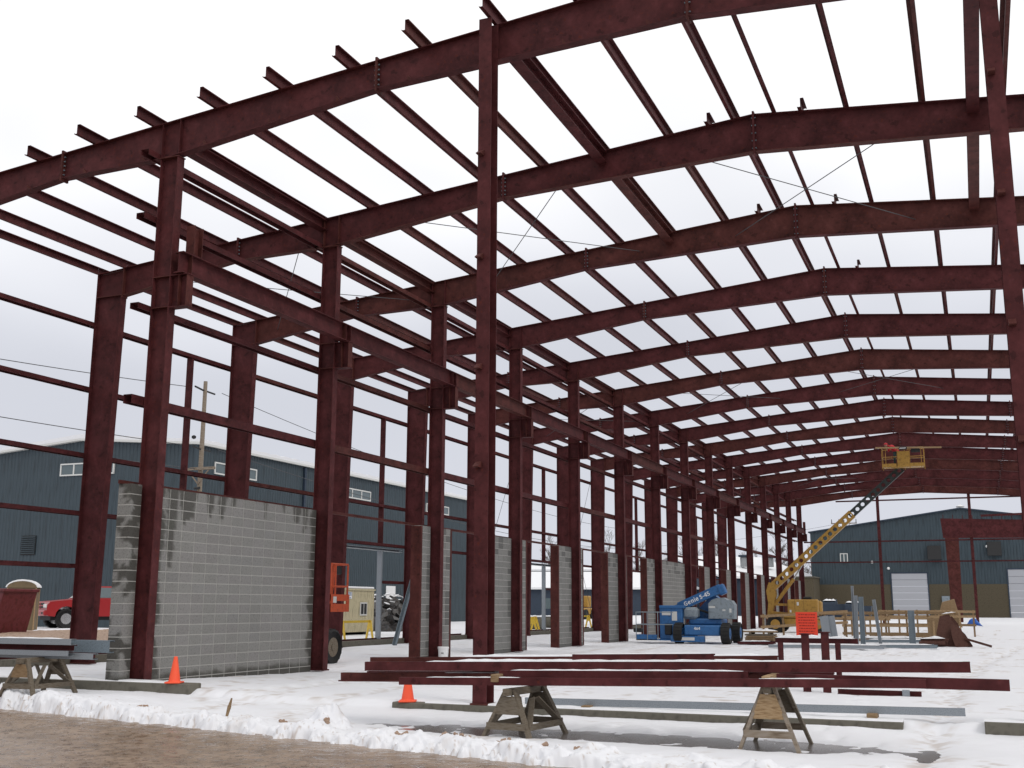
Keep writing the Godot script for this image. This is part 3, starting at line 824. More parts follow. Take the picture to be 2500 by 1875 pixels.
func walls() -> void:
	rng.seed = 5
	var t := thing("block_wall", "long grey concrete block wall with damp stains, behind the first crane column", "wall")
	var zs := [0.42, 0.115, -0.3]
	for i in 14: zs.append(-0.7 - 0.4 * i)
	zs[-1] = -5.985
	for c in 19:
		var y := -0.085 + c * 0.2
		for i in zs.size() - 1:
			var x0 := -15.0
			var x1 := -14.7
			if i == 1:
				wall_block(t, Vector3(x0, y, -0.113), Vector3(-14.822, y + 0.182, zs[1] - 0.006))
				wall_block(t, Vector3(x0, y, zs[2] + 0.006), Vector3(x1, y + 0.182, -0.117))
			else: wall_block(t, Vector3(x0, y, zs[i + 1] + 0.009), Vector3(x1, y + 0.182, zs[i] - 0.009))
	var m := MB.new()
	m.bbox(Vector3(-14.995, -0.08, 0.12), Vector3(-14.705, 3.69, 0.408))
	m.bbox(Vector3(-14.995, -0.08, -5.975), Vector3(-14.705, 3.69, -0.12))
	part("mortar", m, M.mortar, t)
	for k in range(1, NF - 1):
		var z0 := -k * S - 0.112; var z1 := -(k + 1) * S + 0.112
		if k == 6:
			var w := thing("block_wall", "grey concrete block wall filling one bay behind the blue boom lift", "wall")
			block_run(w, z0, z1, true)
			continue
		var spans := [[z1 + (0.62 if k == 1 else 1.5), z1, true]]
		if k > 1: spans.append([z0, z0 - 1.1, false])
		for q in spans:
			var w := thing("block_pier", ("block pier with red jamb, near side of crane column " if q[2] else "block pier with red jamb, far side of crane column ") + nth((k + 1) if q[2] else k) + " from the coned end", "block pier", "block piers of the crane row")
			block_run(w, q[0], q[1], k < 6)
			var j := MB.new()
			var zj: float = q[0] + 0.004 if q[2] else q[1] - 0.004
			j.ext(csec(0.31, 0.1, 0.02, 0.007), Vector3(-15.005, -0.08, zj), Vector3(-15.005, 3.69, zj), Vector3(1, 0, 0))
			var jj := part("jamb", j, M.steel2, w)
			if q[2]:
				# opening of the channel towards the blocks
				jj.position.z = 0.0
	# concrete beams under the end wall
	var defs := [[-24.0, -13.12, 0.13, "long concrete foundation beam under the first crane column, orange cone on its end"], [-9.12, -1.34, -0.03, "concrete foundation beam under the end wall post, cone on its near end"], [-0.32, 9.0, 0.02, "concrete foundation beam beyond the gap, past the end of the purlin pile"]]
	for d in defs:
		var b := thing("foundation_beam", d[3], "concrete beam", "", Vector3(d[0], d[2] - 0.5, 0.0))
		m = MB.new(); m.cbox(Vector3((d[1] - d[0]) / 2, 0.25, 0.27), Vector3(d[1] - d[0], 0.5, 0.36), 0.014); part("beam", m, M.concrete, b)
		m = MB.new()
		var n := 40
		var L: float = d[1] - d[0]
		for i in n:
			var xa := L * i / n; var xb := L * (i + 1) / n
			if d[0] < -20.0 and xa > L - 0.75: break
			if d[0] > -12.0 and d[0] < -5.0 and xa < 0.45: continue
			var ya := 0.5 + 0.022 + 0.014 * nz.get_noise_1d(xa * 9.0); var yb := 0.5 + 0.022 + 0.014 * nz.get_noise_1d(xb * 9.0)
			var za := 0.41 + 0.02 * nz2.get_noise_1d(xa * 14.0); var zb := 0.41 + 0.02 * nz2.get_noise_1d(xb * 14.0)
			m.hexa([Vector3(xa, 0.5, 0.1), Vector3(xb, 0.5, 0.1), Vector3(xb, 0.5, zb + 0.02), Vector3(xa, 0.5, za + 0.02), Vector3(xa, ya, 0.1), Vector3(xb, yb, 0.1), Vector3(xb, yb, zb), Vector3(xa, ya, za)])
		part("snow_cap", m, M.snowcap, b)

# snow lying along a member, from p0 to p1
func cap(p0: Vector3, p1: Vector3, w: float, h: float, parent: Node, sd: float, across := Vector3(0, 0, 1)) -> void:
	var m := MB.new()
	var n := maxi(6, int((p1 - p0).length() / 0.12))
	var prev := []
	for i in n + 1:
		var f := float(i) / n
		var p := p0.lerp(p1, f)
		var e := minf(1.0, minf(f, 1.0 - f) * n * 0.6)
		var hh := h * e * (0.75 + 0.6 * nz2.get_noise_1d(sd + f * n * 1.3)) + 0.001
		var ww := w * 0.5 * (0.9 + 0.1 * nz2.get_noise_1d(sd + 50.0 + f * n * 2.0))
		var ring := [p - across * ww, p - across * ww * 0.8 + Vector3.UP * hh * 0.75, p + Vector3.UP * hh, p + across * ww * 0.8 + Vector3.UP * hh * 0.75, p + across * ww]
		if i > 0:
			for j in 4:
				var k0: Vector3 = (ring[j + 1] - ring[j]).cross(prev[j] - ring[j]).normalized()
				if k0.y < 0.0: k0 = -k0
				m.quad(prev[j], prev[j + 1], ring[j + 1], ring[j], k0)
		prev = ring
	part("snow_cap", m, M.snowcap, parent)

# foreground -----------------------------------------------------------
func saw_horse(at: Vector3, turn: float, hgt: float, label: String, ply: Material, style: int) -> void:
	var t := thing("saw_horse", label, "saw-horse", "", at, turn)
	var L := 1.0
	var m := MB.new(); m.cbox(Vector3(0, hgt - 0.045, 0), Vector3(0.09, 0.09, L + 0.1), 0.006); part("top_rail", m, M.old_wood, t)
	for sz in [-1.0, 1.0]:
		for sx in [-1.0, 1.0]:
			m = MB.new(); m.bar(Vector3(sx * 0.36, 0.0, sz * (L / 2 + 0.02)), Vector3(sx * 0.065, hgt - 0.02, sz * (L / 2 - 0.1)), 0.085, 0.04, Vector3(sx, 0.4, 0))
			part("leg", m, M.old_wood if style < 2 or sz < 0 else M.pole, t)
		m = MB.new(); m.prism(PackedVector2Array([Vector2(-0.20, hgt * 0.5), Vector2(0.20, hgt * 0.5), Vector2(0.09, hgt - 0.1), Vector2(-0.09, hgt - 0.1)]), Transform3D(Basis(), Vector3(0, 0, sz * (L / 2 - 0.02))), 0.018)
		part("gusset", m, ply if sz > 0 else M.old_wood, t)
		m = MB.new(); m.bar(Vector3(-0.29, hgt * 0.28, sz * (L / 2 + 0.035)), Vector3(0.29, hgt * 0.28, sz * (L / 2 + 0.035)), 0.02, 0.085)
		part("stretcher", m, M.pole if style == 2 else M.old_wood, t)
	for sx in [-1.0, 1.0]:
		if style == 2 and sx > 0: continue
		for q in [[-0.42, 0.0], [0.42, 0.0]]:
			m = MB.new(); m.bar(Vector3(sx * 0.29, hgt * 0.3, q[0]), Vector3(sx * 0.14, hgt - 0.14, q[1] + q[0] * 0.15), 0.02, 0.08, Vector3(sx, 0.3, 0))
			part("brace", m, M.old_wood, t)
		m = MB.new(); m.bar(Vector3(sx * 0.305, hgt * 0.27, -0.46), Vector3(sx * 0.305, hgt * 0.27, 0.46), 0.02, 0.08); part("side_rail", m, M.old_wood, t)
func cone(at: Vector3, label: String) -> void:
	var t := thing("traffic_cone", label, "traffic cone", "", at)
	var m := MB.new(); m.cbox(Vector3(0, 0.014, 0), Vector3(0.28, 0.028, 0.28), 0.01, Basis(Vector3.UP, 0.4)); part("base", m, M.cone, t)
	m = MB.new(); m.lathe([Vector2(0.115, 0.028), Vector2(0.105, 0.036), Vector2(0.1, 0.05), Vector2(0.032, 0.45), Vector2(0.027, 0.457), Vector2(0.02, 0.455)], Vector3.ZERO, 24); part("body", m, M.cone, t)
func pile_beam(a: Vector3, b: Vector3, h: float, i: int, label: String, snow: Array, open_front := false) -> void:
	var t := thing("steel_purlin", label, "purlin", "")
	var m := MB.new()
	var sec := csec(h, 0.075, 0.02, 0.005)
	if open_front: sec = zsec(h, 0.07, 0.02, 0.005)
	m.ext(sec, b, a, Vector3.UP)
	part("section", m, st(i), t)
	for q in snow:
		var off := Vector3(0, h + 0.001, -0.038)
		cap(a.lerp(b, q[0]) + off, a.lerp(b, q[1]) + off, 0.075, q[2], t, i * 17.0)
func foreground() -> void:
	saw_horse(Vector3(-6.02, -0.235, 2.45), -0.12, 0.66, "weathered grey saw-horse with plank braces, under the pile's left half", M.old_wood, 1)
	saw_horse(Vector3(-2.72, -0.225, 2.35), 0.0, 0.78, "saw-horse with torn plywood gusset under the pile's right half", M.new_wood, 2)
	saw_horse(Vector3(-15.52, -0.06, 1.45), 0.06, 0.64, "weathered saw-horse carrying galvanised channels by the block wall", M.mid_wood, 1)
	saw_horse(Vector3(-17.3, -0.06, 1.5), 0.0, 0.64, "saw-horse with tan plywood side carrying the other end of the channels", M.new_wood, 0)
	cone(Vector3(-13.5, 0.131, 0.36), "orange traffic cone beside the first crane column")
	cone(Vector3(-8.89, -0.029, 0.34), "orange traffic cone under the end of the purlin pile")
	# the purlin pile
	pile_beam(Vector3(-7.68, 0.43, 2.95), Vector3(-0.9, 0.585, 2.95), 0.098, 0, "lowest front purlin of the pile with scuffed paint", [[0.06, 0.26, 0.012], [0.72, 0.85, 0.012]])
	pile_beam(Vector3(-2.6, 0.575, 2.86), Vector3(-0.02, 0.575, 2.86), 0.125, 1, "short purlin lengthening the pile's lower right end", [])
	pile_beam(Vector3(-8.93, 0.41, 2.38), Vector3(-2.3, 0.555, 2.38), 0.12, 2, "dark purlin reaching out furthest at the pile's left end", [[0.25, 0.5, 0.01]], true)
	pile_beam(Vector3(-8.6, 0.41, 2.2), Vector3(-2.0, 0.555, 2.2), 0.14, 1, "lower rear purlin of the pile nested behind the long one", [], true)
	pile_beam(Vector3(-6.26, 0.562, 2.8), Vector3(-2.95, 0.63, 2.8), 0.085, 0, "short purlin bridging the two saw-horses on the pile's middle layer", [[0.05, 0.98, 0.018]])
	pile_beam(Vector3(-8.5, 0.57, 2.45), Vector3(-0.42, 0.745, 2.45), 0.125, 0, "longest upper purlin of the pile", [[0.12, 0.99, 0.02]])
	pile_beam(Vector3(-8.62, 0.60, 2.08), Vector3(-2.7, 0.74, 2.08), 0.14, 2, "upper rear purlin of the pile under a snow cover", [[0.25, 0.98, 0.03]], true)
	pile_beam(Vector3(-5.38, 0.765, 2.36), Vector3(-3.46, 0.81, 2.36), 0.09, 1, "short purlin lying on top of the pile", [[0.02, 0.98, 0.012]])
	# snow lying between the upper purlins
	var sn := thing("snow_bed", "thin bed of snow lying on top of the purlin pile", "snow")
	cap(Vector3(-7.2, 0.727, 2.25), Vector3(-2.9, 0.82, 2.25), 0.34, 0.03, sn, 4.0)
	for q in [[-6.25, 0.5, 2.62, "wood spacer on the grey saw-horse"], [-2.72, 0.565, 2.55, "light wood spacer block on the plywood saw-horse"]]:
		var m := MB.new(); m.cbox(Vector3(q[0], q[1] + 0.055, q[2]), Vector3(0.1, 0.1, 0.75), 0.006)
		solo("wood_block", m, M.mid_wood if q[0] < -5.0 else M.new_wood, "short " + q[3], "timber block")
	# galvanised channels on the left saw-horses
	var gl := [[-18.6, -14.72, 0.80, 0.012, 1.62, 0.1, "snow dusted galvanised channel on top of the stack by the block wall"], [-18.6, -14.80, 0.61, 0.008, 1.58, 0.09, "lower galvanised channel of the stack by the block wall"], [-18.4, -14.3, 0.66, 0.0, 1.15, 0.21, "deep galvanised box section sticking out of the stack's end"], [-18.4, -14.4, 0.555, 0.0, 1.42, 0.1, "lowest galvanised section of the stack"]]
	for q in gl:
		var t := thing("galvanised_channel", q[6], "channel", "", Vector3(q[0], q[2], q[4]))
		var L: float = q[1] - q[0]
		var m := MB.new(); m.ext(csec(q[5], 0.12, 0.02, 0.004), Vector3(L, 0, 0), Vector3.ZERO, Vector3.UP); part("section", m, M.galv if q[5] < 0.2 else M.galv_dark, t)
		if q[2] > 0.75: cap(Vector3(0, 0.101, -0.06), Vector3(L - 0.25, 0.101, -0.06), 0.11, 0.02, t, 2.0)
	var r := thing("red_purlin_bundle", "dark red purlins lying between the galvanised channels", "purlin", "", Vector3(-18.5, 0.7, 1.5))
	var mr := MB.new(); mr.ext(zsec(0.1, 0.07, 0.02, 0.005), Vector3(3.7, 0, -0.05), Vector3(0, 0, -0.05), Vector3.UP); part("section", mr, M.steel1, r)
	mr = MB.new(); mr.cbox(Vector3(1.6, 0.05, 0.05), Vector3(0.12, 0.1, 0.3), 0.005); part("spacer", mr, M.new_wood, r)
	# galvanised channel behind the end beam
	var g := thing("galvanised_channel", "long galvanised channel lying on wood blocks along the end wall", "channel", "", Vector3(-6.95, 0.0, 0.12))
	var mg := MB.new(); mg.ext(csec(0.105, 0.07, 0.02, 0.004), Vector3(6.4, 0.05, 0.0), Vector3(0.0, -0.02, 0.0), Vector3.UP); part("section", mg, M.galv, g)
	cap(Vector3(0.1, 0.087, -0.035), Vector3(6.3, 0.156, -0.035), 0.07, 0.01, g, 12.0)
	for x in [-5.9, -1.75]:
		var m := MB.new(); m.cbox(Vector3(x, -0.02 + (0.02 if x > -3.0 else 0.0), 0.14), Vector3(0.14, 0.1 if x > -3.0 else 0.06, 0.3), 0.006)
		solo("wood_block", m, M.mid_wood, "small wood block under the long galvanised channel", "timber block", "wood blocks under the channel")
	# steel stub posts standing behind the pile
	for q in [[-3.27, -4.5, 1.0], [-2.93, -4.6, 1.03]]:
		var t := thing("stub_post", "short dark red steel stub post standing on the snow behind the pile", "post", "stub posts behind the pile", Vector3(q[0], 0, q[1]), 0.15)
		var m := MB.new(); m.ext(isec(0.16, 0.14, 0.012, 0.008), Vector3(0, -0.03, 0), Vector3(0, q[2], 0), Vector3(0, 0, 1)); part("section", m, M.steel1, t)
		m = MB.new(); m.bbox(Vector3(-0.1, q[2], -0.1), Vector3(0.1, q[2] + 0.015, 0.1)); part("cap_plate", m, M.steel0, t)
	var tr := thing("steel_trestle", "low red steel trestle with snow on its top beam, behind the stub posts", "trestle", "", Vector3(-4.2, 0, -7.2))
	for x in [0.05, 1.2]:
		var m := MB.new(); m.ext(isec(0.1, 0.1, 0.008, 0.006), Vector3(x, -0.03, 0), Vector3(x, 0.76, 0), Vector3(0, 0, 1)); part("leg", m, M.steel1, tr)
	var mt := MB.new(); mt.ext(isec(0.1, 0.1, 0.01, 0.008), Vector3(-0.05, 0.81, 0), Vector3(1.6, 0.81, 0), Vector3.UP); part("top_beam", mt, M.steel0, tr)
	cap(Vector3(-0.05, 0.86, 0), Vector3(1.55, 0.86, 0), 0.12, 0.07, tr, 31.0)
	var lay := thing("steel_scrap", "dark red steel offcuts lying in the snow beneath the pile", "offcut", "", Vector3(-2.5, -0.02, -4.2))
	mt = MB.new(); mt.ext(lsec(0.1, 0.09, 0.01), Vector3(-0.2, 0.0, 0), Vector3(1.2, 0.0, 0.05), Vector3.UP); part("angle", mt, M.steel1, lay)
	mt = MB.new(); mt.cbox(Vector3(0.95, 0.06, 0.1), Vector3(0.12, 0.1, 0.12), 0.005); part("block", mt, M.galv, lay)
	# bucket
	var bk := thing("plastic_bucket", "white plastic bucket on the snow beside a crane column", "bucket", "", Vector3(-14.2, -0.02, -12.0))
	var mb := MB.new(); mb.lathe([Vector2(0.0, 0.0), Vector2(0.125, 0.0), Vector2(0.15, 0.33), Vector2(0.16, 0.33), Vector2(0.16, 0.35), Vector2(0.152, 0.38), Vector2(0.135, 0.38), Vector2(0.115, 0.03), Vector2(0.0, 0.03)], Vector3.ZERO, 20); part("body", mb, M.white, bk)
	mb = MB.new(); mb.bbox(Vector3(0.0, 0.2, 0.142), Vector3(0.08, 0.22, 0.148)); part("print", mb, M.dark, bk)
	mb = MB.new(); mb.bbox(Vector3(-0.07, 0.04, 0.128), Vector3(-0.02, 0.07, 0.136)); part("print", mb, M.dark, bk)
	# a broken stick poking out of the berm, and clods of earth pushed up with the snow
	var stick := MB.new(); stick.tube(Vector3(-10.62, -0.12, 2.75), Vector3(-10.6, 0.03, 2.72), 0.02, 0.03, 7); stick.tube(Vector3(-10.6, 0.03, 2.72), Vector3(-10.58, 0.14, 2.7), 0.025, 0.012, 7)
	solo("broken_branch", stick, M.mid_wood, "broken branch stub poking out of the snow bank", "branch")
	rng.seed = 91
	for q in [[-6.45, 3.95], [-6.3, 3.98], [-6.2, 3.9], [-5.75, 4.02], [-5.6, 4.12], [-5.35, 4.15], [-5.2, 4.05], [-4.75, 4.0], [-12.3, 2.6], [-8.6, 3.25], [-9.6, 2.8], [-7.2, 3.8]]:
		var m := MB.new()
		var p := Vector3(q[0], bank_y(q[0], q[1]) + 0.005, q[1])
		var rr := rng.randf_range(0.03, 0.06)
		for i in 4:
			var bs := Basis.from_euler(Vector3(rng.randf() * 3.0, rng.randf() * 3.0, rng.randf() * 3.0))
			m.cbox(p + Vector3(rng.randf_range(-0.06, 0.06), rng.randf_range(-0.01, 0.01), rng.randf_range(-0.04, 0.04)), Vector3(rr * 2.2, rr * 0.8, rr * 1.2), rr * 0.25, bs)
		solo("earth_clod", m, M.mud, "brown clod of frozen earth and bark in the snow bank", "clod", "earth clods in the snow bank")

# machines -------------------------------------------------------------
func wheel(t: Node3D, at: Vector3, r: float, w: float, axis_: Vector3, rim: Material) -> void:
	var m := MB.new()
	var h := axis_ * w * 0.5
	m.tube(at - h * 0.8, at + h * 0.8, r, r, 20, false)
	m.tube(at - h, at - h * 0.8, r * 0.9, r, 20, false); m.tube(at + h * 0.8, at + h, r, r * 0.9, 20, false)
	for s in [-1.0, 1.0]: m.tube(at + h * s * 0.86, at + h * s, r * 0.55, r * 0.9, 20, false)
	var u := axis_.cross(Vector3.UP).normalized()
	for i in 18:
		var a := TAU * i / 18.0
		var q := u * cos(a) + Vector3.UP * sin(a)
		m.box(at + q * r, Vector3(w * 0.8, 0.03, 0.06) , Basis(axis_, q, axis_.cross(q)))
	var o := part("tyre", m, M.rubber, t)
	m = MB.new(); m.tube(at - h * 0.84, at + h * 0.84, r * 0.55, r * 0.55, 16); m.tube(at - h * 0.95, at + h * 0.95, r * 0.2, r * 0.2, 10)
	part("rim", m, rim, o)
func words(s: String, h: float, m: Material, parent: Node, at: Vector3, b: Basis) -> void:
	var tm := TextMesh.new()
	var f := SystemFont.new(); f.font_names = PackedStringArray(["Droid Sans"]); f.font_weight = 700
	tm.font = f; tm.text = s; tm.font_size = 32; tm.pixel_size = h / 32.0; tm.depth = 0.006; tm.curve_step = 2.0
	tm.material = m
	var o := node("lettering", tm, parent)
	o.transform = Transform3D(b, at)
func blue_lift() -> void:
	var t := thing("boom_lift", "blue and grey boom lift parked with its boom lowered by the crane row", "boom lift", "", Vector3(-10.8, 0, -30.5))
	for x in [-1.0, 0.95]:
		for z in [-1.1, 1.1]: wheel(t, Vector3(x, 0.4, z), 0.42, 0.36, Vector3.RIGHT, M.lift_blue)
	var m := MB.new(); m.cbox(Vector3(0, 0.52, 0), Vector3(1.5, 0.42, 2.7), 0.05); m.cbox(Vector3(0.0, 0.45, 1.1), Vector3(1.65, 0.16, 0.2), 0.03); m.cbox(Vector3(0.0, 0.45, -1.1), Vector3(1.65, 0.16, 0.2), 0.03); part("chassis", m, M.lift_blue, t)
	m = MB.new(); m.cbox(Vector3(0, 0.86, 0.1), Vector3(1.35, 0.26, 1.3), 0.06); m.prism(PackedVector2Array([Vector2(-0.6, 0.99), Vector2(0.55, 0.99), Vector2(0.5, 1.75), Vector2(0.15, 2.0), Vector2(-0.15, 1.7), Vector2(-0.5, 1.35)]), Transform3D(Basis(), Vector3(0.05, 0, -0.2)), 0.5); part("turntable", m, M.lift_blue, t)
	m = MB.new()
	m.prism(PackedVector2Array([Vector2(0.16, 0.98), Vector2(1.22, 0.98), Vector2(1.24, 1.55), Vector2(1.12, 1.72), Vector2(0.95, 1.74), Vector2(0.8, 1.84), Vector2(0.5, 1.82), Vector2(0.3, 1.74), Vector2(0.16, 1.6)]), Transform3D(Basis(), Vector3(0, 0, 0.5)), 0.55)
	m.prism(PackedVector2Array([Vector2(0.22, 1.0), Vector2(1.18, 1.0), Vector2(1.18, 1.52), Vector2(1.06, 1.67), Vector2(0.8, 1.78), Vector2(0.5, 1.77), Vector2(0.22, 1.58)]), Transform3D(Basis(), Vector3(0, 0, 0.8)), 0.08)
	part("engine_hood", m, M.lift_grey, t)
	m = MB.new(); m.bbox(Vector3(0.2, 1.42, 0.842), Vector3(0.46, 1.5, 0.848)); m.bbox(Vector3(0.76, 1.3, 0.842), Vector3(0.88, 1.37, 0.848)); m.bbox(Vector3(1.04, 1.24, 0.842), Vector3(1.13, 1.4, 0.848)); part("decal", m, M.sticker, t)
	m = MB.new(); m.cbox(Vector3(-0.62, 1.2, 0.55), Vector3(0.66, 0.5, 0.6), 0.12); part("control_hood", m, M.lift_grey, t)
	# boom
	var a := Vector3(-1.15, 1.46, 0.35); var b := Vector3(0.62, 2.22, 0.35)
	m = MB.new(); m.bar(a, b, 0.3, 0.36); m.cbox(b + Vector3(0.05, -0.05, 0), Vector3(0.3, 0.42, 0.34), 0.04, Basis(Vector3(0, 0, 1), 0.4)); var bo := part("boom", m, M.lift_blue, t)
	var d := (b - a).normalized()
	words("Genie S-45", 0.24, M.white, bo, a.lerp(b, 0.44) + Vector3(0, 0, 0.152), Basis(d, Vector3(0, 0, 1).cross(d), Vector3(0, 0, 1)))
	m = MB.new(); m.bar(a + d * 0.1, a - d * 0.35, 0.22, 0.26); m.cbox(a + Vector3(-0.35, -0.3, 0.1), Vector3(0.3, 0.7, 0.3), 0.05); part("jib", m, M.lift_blue, t)
	m = MB.new(); m.tube(Vector3(0.3, 1.15, 0.35), Vector3(-0.75, 1.48, 0.35), 0.05, 0.05, 8); part("lift_cylinder", m, M.dark, t)
	# platform to the left
	var pf := thing_part("platform", t)
	m = MB.new(); m.bbox(Vector3(-2.78, 0.1, 0.2), Vector3(-0.9, 0.14, 1.3)); m.bbox(Vector3(-2.78, 0.1, 1.28), Vector3(-1.9, 0.33, 1.3)); m.bbox(Vector3(-2.78, 0.1, 0.2), Vector3(-2.76, 0.33, 1.3)); m.bbox(Vector3(-1.3, 0.06, 1.2), Vector3(0.1, 0.3, 1.4)); part("floor", m, M.lift_blue, pf)
	m = MB.new()
	for y in [0.74, 1.24]:
		m.path([Vector3(-1.2, y, 1.3), Vector3(-2.78, y, 1.3), Vector3(-2.78, y, 0.22), Vector3(-0.9, y, 0.22)], 0.02)
	for q in [[-2.78, 1.3], [-2.3, 1.3], [-1.85, 1.3], [-2.78, 0.22], [-2.0, 0.22], [-0.95, 0.22]]: m.tube(Vector3(q[0], 0.1, q[1]), Vector3(q[0], 1.24, q[1]), 0.018, 0.018, 6)
	part("guard_rail", m, M.lift_grey, pf)
	m = MB.new(); m.cbox(Vector3(-1.35, 0.78, 0.95), Vector3(0.95, 1.3, 0.3), 0.03); m.cbox(Vector3(-1.3, 1.46, 0.95), Vector3(1.05, 0.12, 0.4), 0.02); part("control_console", m, M.lift_blue, pf)
	m = MB.new(); m.bbox(Vector3(-1.72, 1.12, 1.101), Vector3(-1.35, 1.27, 1.106)); m.bbox(Vector3(-1.3, 0.9, 1.101), Vector3(-1.08, 1.27, 1.106)); m.bbox(Vector3(-0.9, 0.12, 1.401), Vector3(-0.3, 0.24, 1.406)); part("decal", m, M.sticker, pf)
	m = MB.new(); m.cbox(Vector3(-1.45, 0.55, 1.14), Vector3(0.3, 0.45, 0.08), 0.03); m.cbox(Vector3(-2.75, 0.5, 1.1), Vector3(0.35, 0.16, 0.3), 0.03); part("tool_box", m, M.dark, pf)
	words("4x4", 0.16, M.white, t, Vector3(-0.2, 0.6, 1.36), Basis())
func thing_part(called: String, parent: Node3D) -> Node3D:
	var o := Node3D.new()
	o.name = numbered(called, parent)
	parent.add_child(o, true)
	return o
func holed_plate(m: MB, a: Vector3, d: Vector3, u: Vector3, L: float, h: float, r: float, pitch: float, off: Vector3) -> void:
	var n := int(L / pitch)
	var w := L / n
	var k := d.cross(u).normalized()
	for i in n:
		var c := a + d * (w * (i + 0.5)) + off
		for j in 20:
			var p := []
			for s in [0, 1]:
				var an: float = TAU * (j + s) / 20.0
				var cx := cos(an); var cy := sin(an)
				var f := minf((w * 0.5) / maxf(absf(cx), 1e-4), (h * 0.5) / maxf(absf(cy), 1e-4))
				p.append(c + d * cx * r + u * cy * r); p.append(c + d * cx * f + u * cy * f)
			m.quad(p[0], p[1], p[3], p[2], k)
		for q in [[1, 1], [1, -1], [-1, 1], [-1, -1]]:      # corners left between the fan and the rectangle
			var c0: Vector3 = c + d * (q[0] * w * 0.5) + u * (q[1] * h * 0.5)
			var an0 := atan2(q[1] * h * 0.5, q[0] * w * 0.5)
			var j0 := floorf(an0 / (TAU / 20.0))
			var pp := []
			for s in [0.0, 1.0]:
				var an2: float = (j0 + s) * TAU / 20.0
				var f2 := minf((w * 0.5) / maxf(absf(cos(an2)), 1e-4), (h * 0.5) / maxf(absf(sin(an2)), 1e-4))
				pp.append(c + d * cos(an2) * f2 + u * sin(an2) * f2)
			m.tri(c0, pp[0], pp[1], k)
func box_boom(p0: Vector3, p1: Vector3, h: float, w: float, r: float) -> MB:
	var m := MB.new()
	var d := (p1 - p0).normalized()
	var u := Vector3(0, 0, 1).cross(d).normalized()
	var L := (p1 - p0).length()
	for s in [-1.0, 1.0]: holed_plate(m, p0, d, u, L, h, r, 0.38, Vector3(0, 0, s * w / 2))
	m.bar(p0 + u * h * 0.5, p1 + u * h * 0.5, w + 0.02, 0.02, u)
	m.bar(p0 - u * h * 0.5, p1 - u * h * 0.5, w + 0.02, 0.02, u)
	return m
